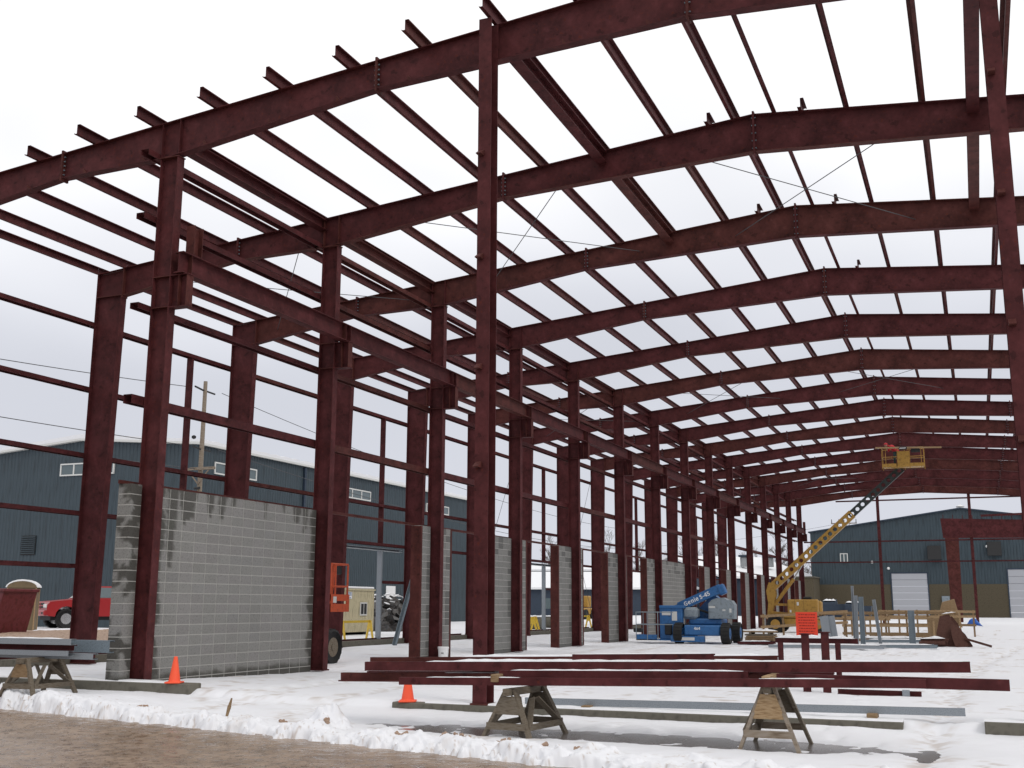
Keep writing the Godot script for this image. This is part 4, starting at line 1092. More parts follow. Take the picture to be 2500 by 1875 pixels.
func yellow_lift() -> void:
	var z := -52.0
	var t := thing("boom_lift", "yellow boom lift with its perforated boom raised to the ridge", "boom lift", "", Vector3(-10.3, 0, z))
	for x in [-1.1, 1.3]:
		for zz in [-1.0, 1.0]: wheel(t, Vector3(x, 0.48, zz), 0.5, 0.38, Vector3(0, 0, 1), M.lift_yellow)
	var m := MB.new(); m.cbox(Vector3(0.1, 0.62, 0), Vector3(3.2, 0.4, 1.4), 0.05); part("chassis", m, M.lift_yellow, t)
	m = MB.new(); m.cbox(Vector3(0.1, 0.92, 0), Vector3(1.9, 0.16, 1.5), 0.04); m.cbox(Vector3(0.45, 1.45, 0.45), Vector3(1.75, 0.9, 0.6), 0.06); m.cbox(Vector3(1.0, 1.4, -0.2), Vector3(0.9, 0.85, 0.7), 0.1); part("engine_cover", m, M.lift_yellow, t)
	m = MB.new(); m.bbox(Vector3(0.0, 1.02, 0.752), Vector3(0.012, 1.88, 0.757)); m.bbox(Vector3(0.52, 1.02, 0.752), Vector3(0.53, 1.88, 0.757)); m.cbox(Vector3(0.7, 1.98, 0.4), Vector3(0.5, 0.16, 0.3), 0.05); part("vent", m, M.dark, t)
	m = MB.new(); m.bbox(Vector3(0.12, 1.55, 0.752), Vector3(0.24, 1.75, 0.758)); m.bbox(Vector3(-0.3, 1.15, 0.752), Vector3(-0.2, 1.3, 0.758)); part("decal", m, M.sticker, t)
	for s in [-0.2, 0.2]:
		m = MB.new(); m.prism(PackedVector2Array([Vector2(-1.72, 0.85), Vector2(-1.42, 0.85), Vector2(-1.3, 1.5), Vector2(-1.15, 2.2), Vector2(-1.2, 2.85), Vector2(-1.55, 2.9), Vector2(-1.72, 2.4), Vector2(-1.62, 1.7)]), Transform3D(Basis(), Vector3(0, 0, s)), 0.03); part("tower_plate", m, M.lift_yellow, t)
	for q in [[1.62, 1.58, 0.0], [1.15, 1.05, 0.1]]:
		m = MB.new(); m.bar(Vector3(-1.5, q[0], q[2]), Vector3(-0.35, q[1], q[2]), 0.34, 0.14); part("tower_arm", m, M.lift_yellow, t)
	var a := Vector3(-1.5, 2.5, 0); var b := Vector3(6.5, 9.55, 0)
	part("lower_boom", box_boom(a, a.lerp(b, 0.62), 0.47, 0.34, 0.125), M.lift_yellow, t)
	part("upper_boom", box_boom(a.lerp(b, 0.6), a.lerp(b, 0.985), 0.40, 0.24, 0.12), M.lift_black, t)
	m = MB.new(); m.tube(Vector3(-1.35, 1.5, 0), Vector3(-0.1, 3.1, 0), 0.11, 0.11, 10); var cy := part("lift_cylinder", m, M.lift_yellow, t)
	m = MB.new(); m.tube(Vector3(-0.1, 3.1, 0), Vector3(0.45, 3.95, 0), 0.045, 0.045, 8); part("piston_rod", m, M.chrome, cy)
	var bk := thing_part("basket", t)
	var x0 := 5.38; var x1 := 7.66; var y0 := 9.42; var zf := 1.0; var zb := 0.15
	m = MB.new(); m.bbox(Vector3(x0, y0, zb), Vector3(x1, y0 + 0.04, zf)); m.bbox(Vector3(x0, y0, zf), Vector3(x0 + 0.78, y0 + 0.2, zf + 0.01)); m.bbox(Vector3(x1 - 0.8, y0, zf), Vector3(x1, y0 + 0.2, zf + 0.01)); m.bbox(Vector3(x0 + 0.86, y0 - 0.02, zf), Vector3(x0 + 1.5, y0 + 0.9, zf + 0.02)); m.bbox(Vector3(x0, y0, zb), Vector3(x0 + 0.02, y0 + 0.2, zf)); m.bbox(Vector3(x1 - 0.02, y0, zb), Vector3(x1, y0 + 0.2, zf)); part("floor", m, M.lift_yellow, bk)
	m = MB.new()
	for y in [0.58, 1.1]:
		m.path([Vector3(x0, y0 + y, zf), Vector3(x0 + 0.84, y0 + y, zf)], 0.022); m.path([Vector3(x0 + 1.52, y0 + y, zf), Vector3(x1, y0 + y, zf)], 0.022)
		m.path([Vector3(x0, y0 + y, zf), Vector3(x0, y0 + y, zb), Vector3(x1, y0 + y, zb), Vector3(x1, y0 + y, zf)], 0.022)
	for q in [[x0, zf], [x0 + 0.2, zf], [x0 + 0.84, zf], [x0 + 1.52, zf], [x1 - 0.14, zf], [x1, zf], [x0, zb], [x1, zb], [x0 + 1.2, zb]]: m.tube(Vector3(q[0], y0 - 0.1, q[1]), Vector3(q[0], y0 + 1.12, q[1]), 0.02, 0.02, 6)
	part("guard_rail", m, M.lift_yellow, bk)
	m = MB.new(); m.cbox(Vector3(x0 + 1.18, y0 + 1.06, zf + 0.03), Vector3(0.44, 0.16, 0.14), 0.02); m.cbox(Vector3(x0 + 1.85, y0 + 0.92, zf - 0.1), Vector3(0.5, 0.2, 0.2), 0.03); m.bar(Vector3(5.9, 9.5, 0), Vector3(6.65, 9.75, 0.9), 0.2, 0.2); part("control_console", m, M.dark, bk)
	m = MB.new()
	for i in 6: m.bbox(Vector3(x0 + 1.0 + i * 0.058, y0 + 1.03, zf + 0.1005), Vector3(x0 + 1.045 + i * 0.058, y0 + 1.085 + 0.01 * (i % 2), zf + 0.104))
	part("lettering", m, M.white, bk)
	m = MB.new(); m.bar(Vector3(-5.25, 10.56, z + 1.1), Vector3(-1.65, 10.44, z + 1.0), 0.05, 0.09)
	solo("timber_plank", m, M.new_wood, "light wood plank laid across the raised yellow basket's rail", "plank")
	worker(Vector3(-4.15, 9.46, z + 0.55))
func orange_lift() -> void:
	var t := thing("boom_lift", "orange lift mostly hidden behind the block wall, basket and tyre showing", "boom lift", "", Vector3(-17.0, 0, -9.4))
	for x in [-1.0, 0.75]:
		for zz in [0.12, 2.3]: wheel(t, Vector3(x, 0.4, zz), 0.46, 0.34, Vector3.RIGHT, M.old_wood)
	var m := MB.new(); m.cbox(Vector3(-0.1, 0.55, 1.0), Vector3(1.3, 0.4, 3.0), 0.05); part("chassis", m, M.lift_orange, t)
	m = MB.new(); m.cbox(Vector3(-0.1, 1.15, 1.3), Vector3(1.2, 0.8, 1.6), 0.1); part("turntable", m, M.lift_orange, t)
	m = MB.new(); m.bar(Vector3(-0.3, 1.6, 2.0), Vector3(-0.3, 1.45, -1.0), 0.25, 0.3); part("boom", m, M.lift_orange, t)
	var bk := thing_part("basket", t)
	m = MB.new()
	for q in [[-0.55, -1.05], [0.05, -1.05], [0.05, -1.95], [-0.55, -1.95], [0.05, -1.28]]: m.tube(Vector3(q[0], 1.4, q[1]), Vector3(q[0], 2.62, q[1]), 0.028, 0.028, 6)
	for y in [2.0, 2.62]: m.path([Vector3(-0.55, y, -1.05), Vector3(0.05, y, -1.05), Vector3(0.05, y, -1.95), Vector3(-0.55, y, -1.95), Vector3(-0.55, y, -1.05)], 0.03)
	m.bar(Vector3(0.05, 1.42, -1.05), Vector3(0.05, 2.6, -1.2), 0.03, 0.06, Vector3(1, 0, 0))
	part("guard_rail", m, M.lift_orange, bk)
	m = MB.new(); m.bbox(Vector3(-0.6, 1.3, -2.0), Vector3(0.08, 1.34, -1.0)); m.bbox(Vector3(0.06, 1.3, -2.0), Vector3(0.09, 1.52, -1.0)); m.bbox(Vector3(0.06, 1.6, -2.0), Vector3(0.09, 1.78, -1.0)); m.bbox(Vector3(0.04, 1.3, -1.12), Vector3(0.092, 1.78, -1.0)); m.bbox(Vector3(0.04, 1.3, -2.0), Vector3(0.092, 1.78, -1.9)); part("toe_plate", m, M.lift_orange, bk)
	m = MB.new(); m.bbox(Vector3(0.093, 1.55, -1.3), Vector3(0.097, 1.72, -1.12)); part("decal", m, M.sticker, bk)
	m = MB.new(); m.cbox(Vector3(0.0, 2.45, -1.45), Vector3(0.14, 0.24, 0.3), 0.03); part("control_console", m, M.dark, bk)

# a figure as one skin: smooth union of tapered capsules, meshed as surface nets
func skin(bones: Array, cell: float) -> MB:
	var lo := Vector3(1e9, 1e9, 1e9); var hi := -lo
	for b in bones:
		for e in [0, 1]:
			var r: Vector3 = Vector3.ONE * (b[2 + e] + cell * 2.0)
			lo = lo.min(b[e] - r); hi = hi.max(b[e] + r)
	var n := Vector3i(((hi - lo) / cell).ceil()) + Vector3i.ONE
	var f := PackedFloat32Array(); f.resize(n.x * n.y * n.z)
	for z in n.z:
		for y in n.y:
			for x in n.x:
				var p := lo + Vector3(x, y, z) * cell
				var dd := 1e3
				for b in bones:
					var ba: Vector3 = b[1] - b[0]
					var h := clampf((p - b[0]).dot(ba) / maxf(ba.length_squared(), 1e-8), 0.0, 1.0)
					var q: float = (p - b[0] - ba * h).length() - lerpf(b[2], b[3], h)
					var k := 0.03
					var g := clampf(0.5 + 0.5 * (q - dd) / k, 0.0, 1.0)
					dd = lerpf(q, dd, g) - k * g * (1.0 - g)
				f[(z * n.y + y) * n.x + x] = dd
	var vid := {}
	var pos := []; var m := MB.new()
	var at := func(x: int, y: int, z: int) -> float: return f[(z * n.y + y) * n.x + x]
	for z in n.z - 1:
		for y in n.y - 1:
			for x in n.x - 1:
				var s := Vector3.ZERO; var c := 0
				for e in [[0,0,0,1,0,0],[0,1,0,1,1,0],[0,0,1,1,0,1],[0,1,1,1,1,1],[0,0,0,0,1,0],[1,0,0,1,1,0],[0,0,1,0,1,1],[1,0,1,1,1,1],[0,0,0,0,0,1],[1,0,0,1,0,1],[0,1,0,0,1,1],[1,1,0,1,1,1]]:
					var a: float = at.call(x + e[0], y + e[1], z + e[2]); var b2: float = at.call(x + e[3], y + e[4], z + e[5])
					if (a < 0.0) != (b2 < 0.0):
						var w := a / (a - b2)
						s += Vector3(x + lerpf(e[0], e[3], w), y + lerpf(e[1], e[4], w), z + lerpf(e[2], e[5], w)); c += 1
				if c > 0:
					vid[Vector3i(x, y, z)] = pos.size(); pos.append(lo + s / c * cell)
	for z in range(1, n.z - 1):
		for y in range(1, n.y - 1):
			for x in range(1, n.x - 1):
				var a: float = at.call(x, y, z)
				for ax in 3:
					var st2 := Vector3i(int(ax == 0), int(ax == 1), int(ax == 2))
					var b2: float = at.call(x + st2.x, y + st2.y, z + st2.z)
					if (a < 0.0) == (b2 < 0.0): continue
					var u := Vector3i(int(ax == 1), int(ax == 2), int(ax == 0)); var w := Vector3i(int(ax == 2), int(ax == 0), int(ax == 1))
					var o := Vector3i(x, y, z)
					var q := [vid[o], vid[o - u], vid[o - u - w], vid[o - w]]
					var k := Vector3(st2) * (1.0 if a < 0.0 else -1.0)
					m.quad(pos[q[0]], pos[q[1]], pos[q[2]], pos[q[3]], k)
	for i in m.v.size():      # smooth normals from the field
		var p := (m.v[i] - lo) / cell
		var c := Vector3i(p.round()).clamp(Vector3i.ONE, n - Vector3i(2, 2, 2))
		m.n[i] = Vector3(at.call(c.x + 1, c.y, c.z) - at.call(c.x - 1, c.y, c.z), at.call(c.x, c.y + 1, c.z) - at.call(c.x, c.y - 1, c.z), at.call(c.x, c.y, c.z + 1) - at.call(c.x, c.y, c.z - 1)).normalized()
	return m
func worker(at: Vector3) -> void:
	var t := thing("person", "person in red jacket and dark trousers working in the raised yellow basket", "person", "", at)
	var V := func(x: float, y: float, z: float) -> Vector3: return Vector3(x, y, z)
	var b := [[V.call(-0.1, 0.05, 0), V.call(-0.1, 0.45, 0.03), 0.05, 0.06], [V.call(0.12, 0.05, 0.02), V.call(0.1, 0.45, 0.04), 0.05, 0.06], [V.call(-0.1, 0.45, 0.03), V.call(-0.08, 0.86, 0), 0.06, 0.09], [V.call(0.1, 0.45, 0.04), V.call(0.08, 0.86, 0), 0.06, 0.09], [V.call(-0.1, 0.04, 0), V.call(-0.1, 0.04, 0.14), 0.04, 0.035], [V.call(0.12, 0.04, 0.02), V.call(0.13, 0.04, 0.16), 0.04, 0.035],
		[V.call(-0.06, 0.9, 0), V.call(0.06, 0.9, 0), 0.11, 0.11], [V.call(0, 0.95, 0), V.call(-0.22, 1.16, 0.06), 0.13, 0.15], [V.call(-0.28, 1.2, -0.1), V.call(-0.26, 1.2, 0.24), 0.08, 0.08], [V.call(-0.33, 1.22, 0.08), V.call(-0.42, 1.25, 0.1), 0.055, 0.05],
		[V.call(-0.28, 1.18, -0.14), V.call(-0.42, 0.98, -0.12), 0.055, 0.045], [V.call(-0.42, 0.98, -0.12), V.call(-0.5, 1.06, 0.12), 0.042, 0.033], [V.call(-0.26, 1.18, 0.28), V.call(-0.36, 1.0, 0.36), 0.055, 0.045], [V.call(-0.36, 1.0, 0.36), V.call(-0.4, 1.1, 0.44), 0.042, 0.033],
		[V.call(-0.5, 1.27, 0.11), V.call(-0.55, 1.31, 0.11), 0.085, 0.088], [V.call(-0.6, 1.24, 0.11), V.call(-0.61, 1.27, 0.11), 0.018, 0.012], [V.call(-0.5, 1.06, 0.14), V.call(-0.5, 1.1, 0.19), 0.03, 0.018], [V.call(-0.4, 1.1, 0.45), V.call(-0.41, 1.12, 0.5), 0.03, 0.018]]
	var body := skin(b, 0.022)
	for p in body.v:
		var c := Color(0.42, 0.02, 0.03)
		if p.y < 0.1: c = Color(0.03, 0.025, 0.02)
		elif p.y < 0.9: c = Color(0.035, 0.06, 0.062)
		elif p.x < -0.46: c = Color(0.45, 0.26, 0.19)
		elif p.z > 0.43: c = Color(0.45, 0.26, 0.19)
		body.c.append(c)
	var mt := StandardMaterial3D.new(); mt.vertex_color_use_as_albedo = true; mt.roughness = 0.85
	part("body", body, mt, t)
	var m := MB.new(); m.lathe([Vector2(0.125, 1.31), Vector2(0.11, 1.325), Vector2(0.108, 1.36), Vector2(0.08, 1.41), Vector2(0.0, 1.435)], Vector3(-0.54, 0, 0.11), 16); part("hard_hat", m, M.jacket, t)

# stores inside the hall ------------------------------------------------
func stores() -> void:
	rng.seed = 31
	# lumber stack with snow
	var t := thing("lumber_stack", "low stack of boards topped with snow beside the blue boom lift", "lumber stack", "", Vector3(-9.2, -0.02, -29.8))
	for i in 5:
		for j in 3:
			var m := MB.new(); m.cbox(Vector3(0.62 + rng.randf_range(-0.04, 0.04), 0.12 + i * 0.065, -j * 0.3), Vector3(1.15, 0.055, 0.27), 0.006); part("board", m, M.mid_wood if rng.randf() < 0.7 else M.old_wood, t)
	for x in [0.25, 1.0]:
		var m := MB.new(); m.cbox(Vector3(x, 0.05, -0.3), Vector3(0.09, 0.09, 0.9), 0.005); part("bearer", m, M.old_wood, t)
		m = MB.new(); m.cbox(Vector3(x, 0.445, -0.3), Vector3(0.09, 0.07, 0.9), 0.005); part("bearer", m, M.old_wood, t)
	var mm := MB.new(); mm.cbox(Vector3(0.6, 0.51, -0.3), Vector3(1.25, 0.06, 0.9), 0.006); part("top_board", mm, M.mid_wood, t)
	cap(Vector3(-0.02, 0.541, -0.3), Vector3(1.22, 0.541, -0.3), 0.88, 0.07, t, 9.0)
	# red notice board
	t = thing("notice_board", "bright red notice board covered in dark lettering, propped among the lumber", "sign", "", Vector3(-7.15, 0.0, -33.0))
	var m := MB.new(); m.cbox(Vector3(0, 0.75, 0), Vector3(0.9, 1.02, 0.02), 0.004); part("board", m, M.board_red, t)
	m = MB.new()
	for r in 8:
		var x := -0.36 + rng.randf() * 0.05
		while x < 0.3:
			var w := rng.randf_range(0.03, 0.12)
			m.bbox(Vector3(x, 1.13 - r * 0.115, 0.0105), Vector3(minf(x + w, 0.36), 1.13 - r * 0.115 + 0.045, 0.0125))
			x += w + 0.025
	part("lettering", m, M.board_ink, t)
	for x in [-0.35, 0.35]:
		m = MB.new(); m.bar(Vector3(x, 0, -0.04), Vector3(x, 1.2, -0.04), 0.05, 0.05, Vector3(0, 0, 1)); part("stake", m, M.mid_wood, t)
	# grey sheets leaning beside it
	for q in [[-6.35, 0.0], [-6.1, -0.12]]:
		m = MB.new(); m.box(Vector3(q[0], 0.55, -32.9 + q[1]), Vector3(0.35, 1.12, 0.03), Basis(Vector3(0, 0, 1), 0.14) * Basis(Vector3.RIGHT, -0.12))
		solo("metal_sheet", m, M.galv, "grey metal sheet leaning beside the red notice board", "metal sheet", "leaning metal sheets")
	# wooden rack fences
	for q in [[-9.6, -5.9, -36.5, [0.55, 1.05], 0.06, "rough wooden rail rack left of the red notice board"], [-6.4, -1.6, -40.5, [0.25, 0.62, 0.98, 1.2], 0.0, "long wooden storage rack with four rails behind the galvanised posts"], [-5.2, -0.6, -47.0, [0.6, 1.0, 1.25], 0.0, "tall wooden rack farther back, below the white roller door"], [-8.2, -4.6, -44.0, [0.9, 1.15], 0.0, "low wooden rack in front of the dark containers"]]:
		t = thing("wooden_rack", q[5], "rack", "", Vector3(q[0], 0, q[2]))
		var L: float = q[1] - q[0]
		var top: float = q[3][-1]
		var n := int(L / 1.15) + 1
		for i in n + 1:
			m = MB.new(); m.bar(Vector3(L * i / n, -0.05, 0), Vector3(L * i / n + rng.randf_range(-0.03, 0.03), top + 0.1, 0), 0.09, 0.05, Vector3(0, 0, 1)); part("post", m, M.mid_wood, t)
		for y in q[3]:
			m = MB.new(); m.bar(Vector3(-0.1, y + rng.randf_range(-0.02, 0.02), 0.06), Vector3(L + 0.1, y + q[4] * L + rng.randf_range(-0.03, 0.03), 0.06), 0.04, 0.12); part("rail", m, M.mid_wood if rng.randf() < 0.5 else M.new_wood, t)
		for i in int(n / 2.0):
			m = MB.new(); m.bar(Vector3(L * i * 2.0 / n, top, 0.02), Vector3(L * i * 2.0 / n, top - 0.1, -1.2), 0.05, 0.09); part("arm", m, M.mid_wood, t)
	# timber crate and tilted ply lid
	t = thing("timber_crate", "open timber crate with upright slats beside the rusty scrap", "crate", "", Vector3(-2.45, 0, -38.0))
	for i in 5:
		m = MB.new(); m.bar(Vector3(i * 0.2, 0, 0), Vector3(i * 0.2, 1.0, 0), 0.08, 0.03, Vector3(0, 0, 1)); part("slat", m, M.new_wood if i % 2 else M.mid_wood, t)
	for y in [0.08, 0.95]:
		m = MB.new(); m.bar(Vector3(-0.05, y, 0.03), Vector3(0.9, y, 0.03), 0.03, 0.1); part("rail", m, M.mid_wood, t)
		m = MB.new(); m.bar(Vector3(-0.05, y, -0.8), Vector3(0.9, y, -0.8), 0.03, 0.1); part("rail", m, M.mid_wood, t)
	m = MB.new(); m.bbox(Vector3(0.0, 0.0, -0.78), Vector3(0.85, 0.95, -0.76)); part("back_panel", m, M.mid_wood, t)
	t = thing("plywood_ramp", "brown plywood ramp tilted against a timber frame in front of the far building", "plywood", "", Vector3(-2.6, 0, -56.0))
	m = MB.new(); m.hexa([Vector3(0, 0.9, 0.5), Vector3(1.3, 0.3, 0.5), Vector3(1.3, 0.33, -0.6), Vector3(0, 0.93, -0.6), Vector3(0.25, 1.75, 0.2), Vector3(0.95, 1.95, 0.1), Vector3(0.95, 1.97, -0.2), Vector3(0.25, 1.8, -0.2)]); part("panel", m, M.mid_wood, t)
	for x in [0.05, 1.2]:
		m = MB.new(); m.bar(Vector3(x, -0.05, 0.55), Vector3(x, 1.25, 0.55), 0.09, 0.09, Vector3(0, 0, 1)); part("post", m, M.new_wood, t)
	m = MB.new(); m.bar(Vector3(-0.4, 1.25, 0.6), Vector3(1.5, 1.25, 0.6), 0.04, 0.12); part("rail", m, M.new_wood, t)
	# standing galvanised sections
	for q in [[-5.1, -32.5, 2.35, 0.1, 0.0, "tallest upright galvanised stud by the red notice board"], [-4.98, -32.3, 1.95, 0.14, -0.02, "upright galvanised channel in front of the tallest stud"], [-4.72, -32.4, 1.9, 0.2, 0.0, "broad upright galvanised channel beside the tallest stud"], [-4.15, -33.5, 1.8, 0.14, 0.1, "galvanised post leaning left in front of the racks"], [-2.82, -33.6, 1.35, 0.26, 0.0, "short broad galvanised post near the rusty scrap"]]:
		m = MB.new(); m.ext(csec(q[3], 0.08, 0.02, 0.006), Vector3(q[0], -0.04, q[1]), Vector3(q[0] - q[4] * q[2], q[2], q[1]), Vector3(-1, 0, 0))
		solo("galvanised_post", m, M.galv if q[3] < 0.19 else M.galv_dark, q[5], "post")
	# bundles on the snow
	for q in [[-7.6, -3.6, -26.2, M.galv, "flat galvanised bundle lying on the snow before the upright posts"], [-4.9, -2.3, -34.6, M.galv_dark, "snow covered bundle between the galvanised posts"], [-6.6, -2.6, -37.2, M.galv, "long snow covered bundle under the rack"], [-4.0, -1.9, -27.8, M.galv_dark, "dark strips lying on the snow by the rusty scrap"], [-6.9, -3.2, -38.9, M.galv, "snow covered bundle behind the four rail rack"], [-5.6, -1.2, -43.5, M.mid_wood, "snow covered stack of boards between the racks"], [-7.4, -4.9, -35.4, M.mid_wood, "snow covered boards behind the leaning metal sheets"], [-9.4, -8.0, -29.2, M.steel1, "thin red strip lying in front of the lumber stack"]]:
		t = thing("steel_bundle", q[4], "bundle", "", Vector3(q[0], -0.02, q[2]))
		var L: float = q[1] - q[0]
		for i in 3:
			m = MB.new(); m.ext(csec(0.1, 0.09, 0.02, 0.006), Vector3(L + rng.randf_range(-0.15, 0.15), 0.03 + 0.02 * i, -i * 0.14), Vector3(rng.randf_range(-0.1, 0.1), 0.02, -i * 0.14), Vector3.UP); part("section", m, q[3], t)
		cap(Vector3(0.1, 0.125, -0.2), Vector3(L - 0.1, 0.15, -0.2), 0.34, 0.05, t, L * 7.0)
	# rusty scrap
	t = thing("rusty_plate_pile", "rusty bent steel plates leaning together on the snow", "scrap", "", Vector3(-1.1, 0, -31.0))
	for q in [[-0.45, 0.1, 0.75, 1.28, 0.12, 0.2], [-0.1, -0.15, 0.6, 1.2, -0.35, -0.1], [0.1, 0.2, 0.5, 0.9, -0.4, 0.3], [-0.6, -0.1, 0.35, 0.8, 0.5, 0.0], [0.35, 0.1, 0.25, 0.7, -0.75, 0.1]]:
		m = MB.new()
		var bs := Basis(Vector3.UP, q[5]) * Basis(Vector3(0, 0, 1), -q[4] * 0.6) * Basis(Vector3.RIGHT, -0.3)
		var poly := PackedVector2Array([Vector2(-q[2] / 2, -0.05), Vector2(q[2] / 2, -0.05), Vector2(q[2] * 0.42, q[3] * 0.7), Vector2(q[2] * 0.15, q[3]), Vector2(-q[2] * 0.3, q[3] * 0.92), Vector2(-q[2] * 0.5, q[3] * 0.4)])
		m.prism(poly, Transform3D(bs, Vector3(q[0], 0, q[1])), 0.025); part("plate", m, M.rusty, t)
	m = MB.new(); m.bar(Vector3(0.2, 0.3, 0.1), Vector3(1.15, 0.02, 0.25), 0.1, 0.08); part("bar", m, M.rusty, t)
	cap(Vector3(-0.6, 1.22, -0.25), Vector3(-0.05, 1.3, -0.3), 0.12, 0.05, t, 3.0)
	t = thing("log_heap", "snow capped heap of rusty rolled scrap beside the leaning plates", "scrap", "", Vector3(-2.2, 0, -30.6))
	for i in 4:
		m = MB.new(); m.tube(Vector3(-0.35 + i * 0.05, 0.1 + 0.09 * (i % 2), 0.2 - i * 0.13), Vector3(0.6 + 0.04 * i, 0.12 + 0.1 * (i % 2), 0.1 - i * 0.12), 0.09, 0.08, 9); part("roll", m, M.rusty, t)
	cap(Vector3(-0.3, 0.28, 0.0), Vector3(0.6, 0.3, -0.08), 0.42, 0.09, t, 23.0)
	# blue tarpaulin bundle
	m = MB.new()
	var hh := func(u: float, w: float) -> Vector3:
		var a := u * TAU; var k := sin(w * PI)
		var r := 1.0 + 0.25 * nz2.get_noise_2d(cos(a) * 12.0 + w * 20.0, sin(a) * 12.0)
		return Vector3(-0.55 + w * 1.1, maxf(-0.02, (0.28 + 0.2 * sin(a)) * k * r * (1.2 - w * 0.7)), 0.3 * cos(a) * k * r)
	for i in 18:
		for j in 10:
			var p := [hh.call(i / 18.0, j / 10.0), hh.call((i + 1) / 18.0, j / 10.0), hh.call((i + 1) / 18.0, (j + 1) / 10.0), hh.call(i / 18.0, (j + 1) / 10.0)]
			m.face(p[0], p[1], p[2], p[3], Vector3(-0.55 + 1.1 * (j + 0.5) / 10.0, 0.15, 0))
	var tp := solo("tarpaulin", m, M.tarp, "bundled bright blue tarpaulin on the snow near the far end", "tarpaulin")
	tp.position = Vector3(-0.75, base_y(-0.7, -82.0), -82.0); tp.scale = Vector3(1.15, 1.5, 1.15)

# surroundings ----------------------------------------------------------
# ribbed sheet wall from a to b (bottom corners), heights from hf(f), ribs every 0.3 m standing out along k
func ribbed(a: Vector3, b: Vector3, hf: Callable, k: Vector3, pitch := 0.3, rib := 0.035) -> MB:
	var m := MB.new()
	var d := (b - a); var L := d.length(); d = d.normalized()
	var n := int(L / pitch)
	for i in n:
		var x0 := L * i / n; var w := L / n
		var pts := [[x0, 0.0], [x0 + w * 0.62, 0.0], [x0 + w * 0.72, rib], [x0 + w * 0.9, rib], [x0 + w, 0.0]]
		for j in 4:
			var p: Vector3 = a + d * pts[j][0] + k * pts[j][1]; var q: Vector3 = a + d * pts[j + 1][0] + k * pts[j + 1][1]
			var hp: float = hf.call(pts[j][0] / L); var hq: float = hf.call(pts[j + 1][0] / L)
			var nn := (q - p).cross(Vector3.UP).normalized()
			if nn.dot(k) < 0.0: nn = -nn
			m.quad(p, q, q + Vector3.UP * hq, p + Vector3.UP * hp, nn)
	return m
func window_strip(parent: Node3D, c: Vector3, along: Vector3, k: Vector3, w: float, h: float, n: int) -> void:
	var m := MB.new()
	var b := Basis(along, Vector3.UP, k)
	for s in [-1.0, 1.0]:
		m.box(c + Vector3.UP * s * h / 2 + k * 0.05, Vector3(w + 0.08, 0.09, 0.12), b)
	for i in n + 1:
		m.box(c + along * (w * (float(i) / n - 0.5)) + k * 0.05, Vector3(0.09, h - 0.09, 0.11), b)
	var o := part("window", m, M.trim_white, parent)
	for i in n:
		m = MB.new(); m.box(c + along * (w * ((i + 0.5) / n - 0.5)) + k * 0.045, Vector3(w / n - 0.1, h - 0.1, 0.02), b); part("pane", m, M.glass, o)
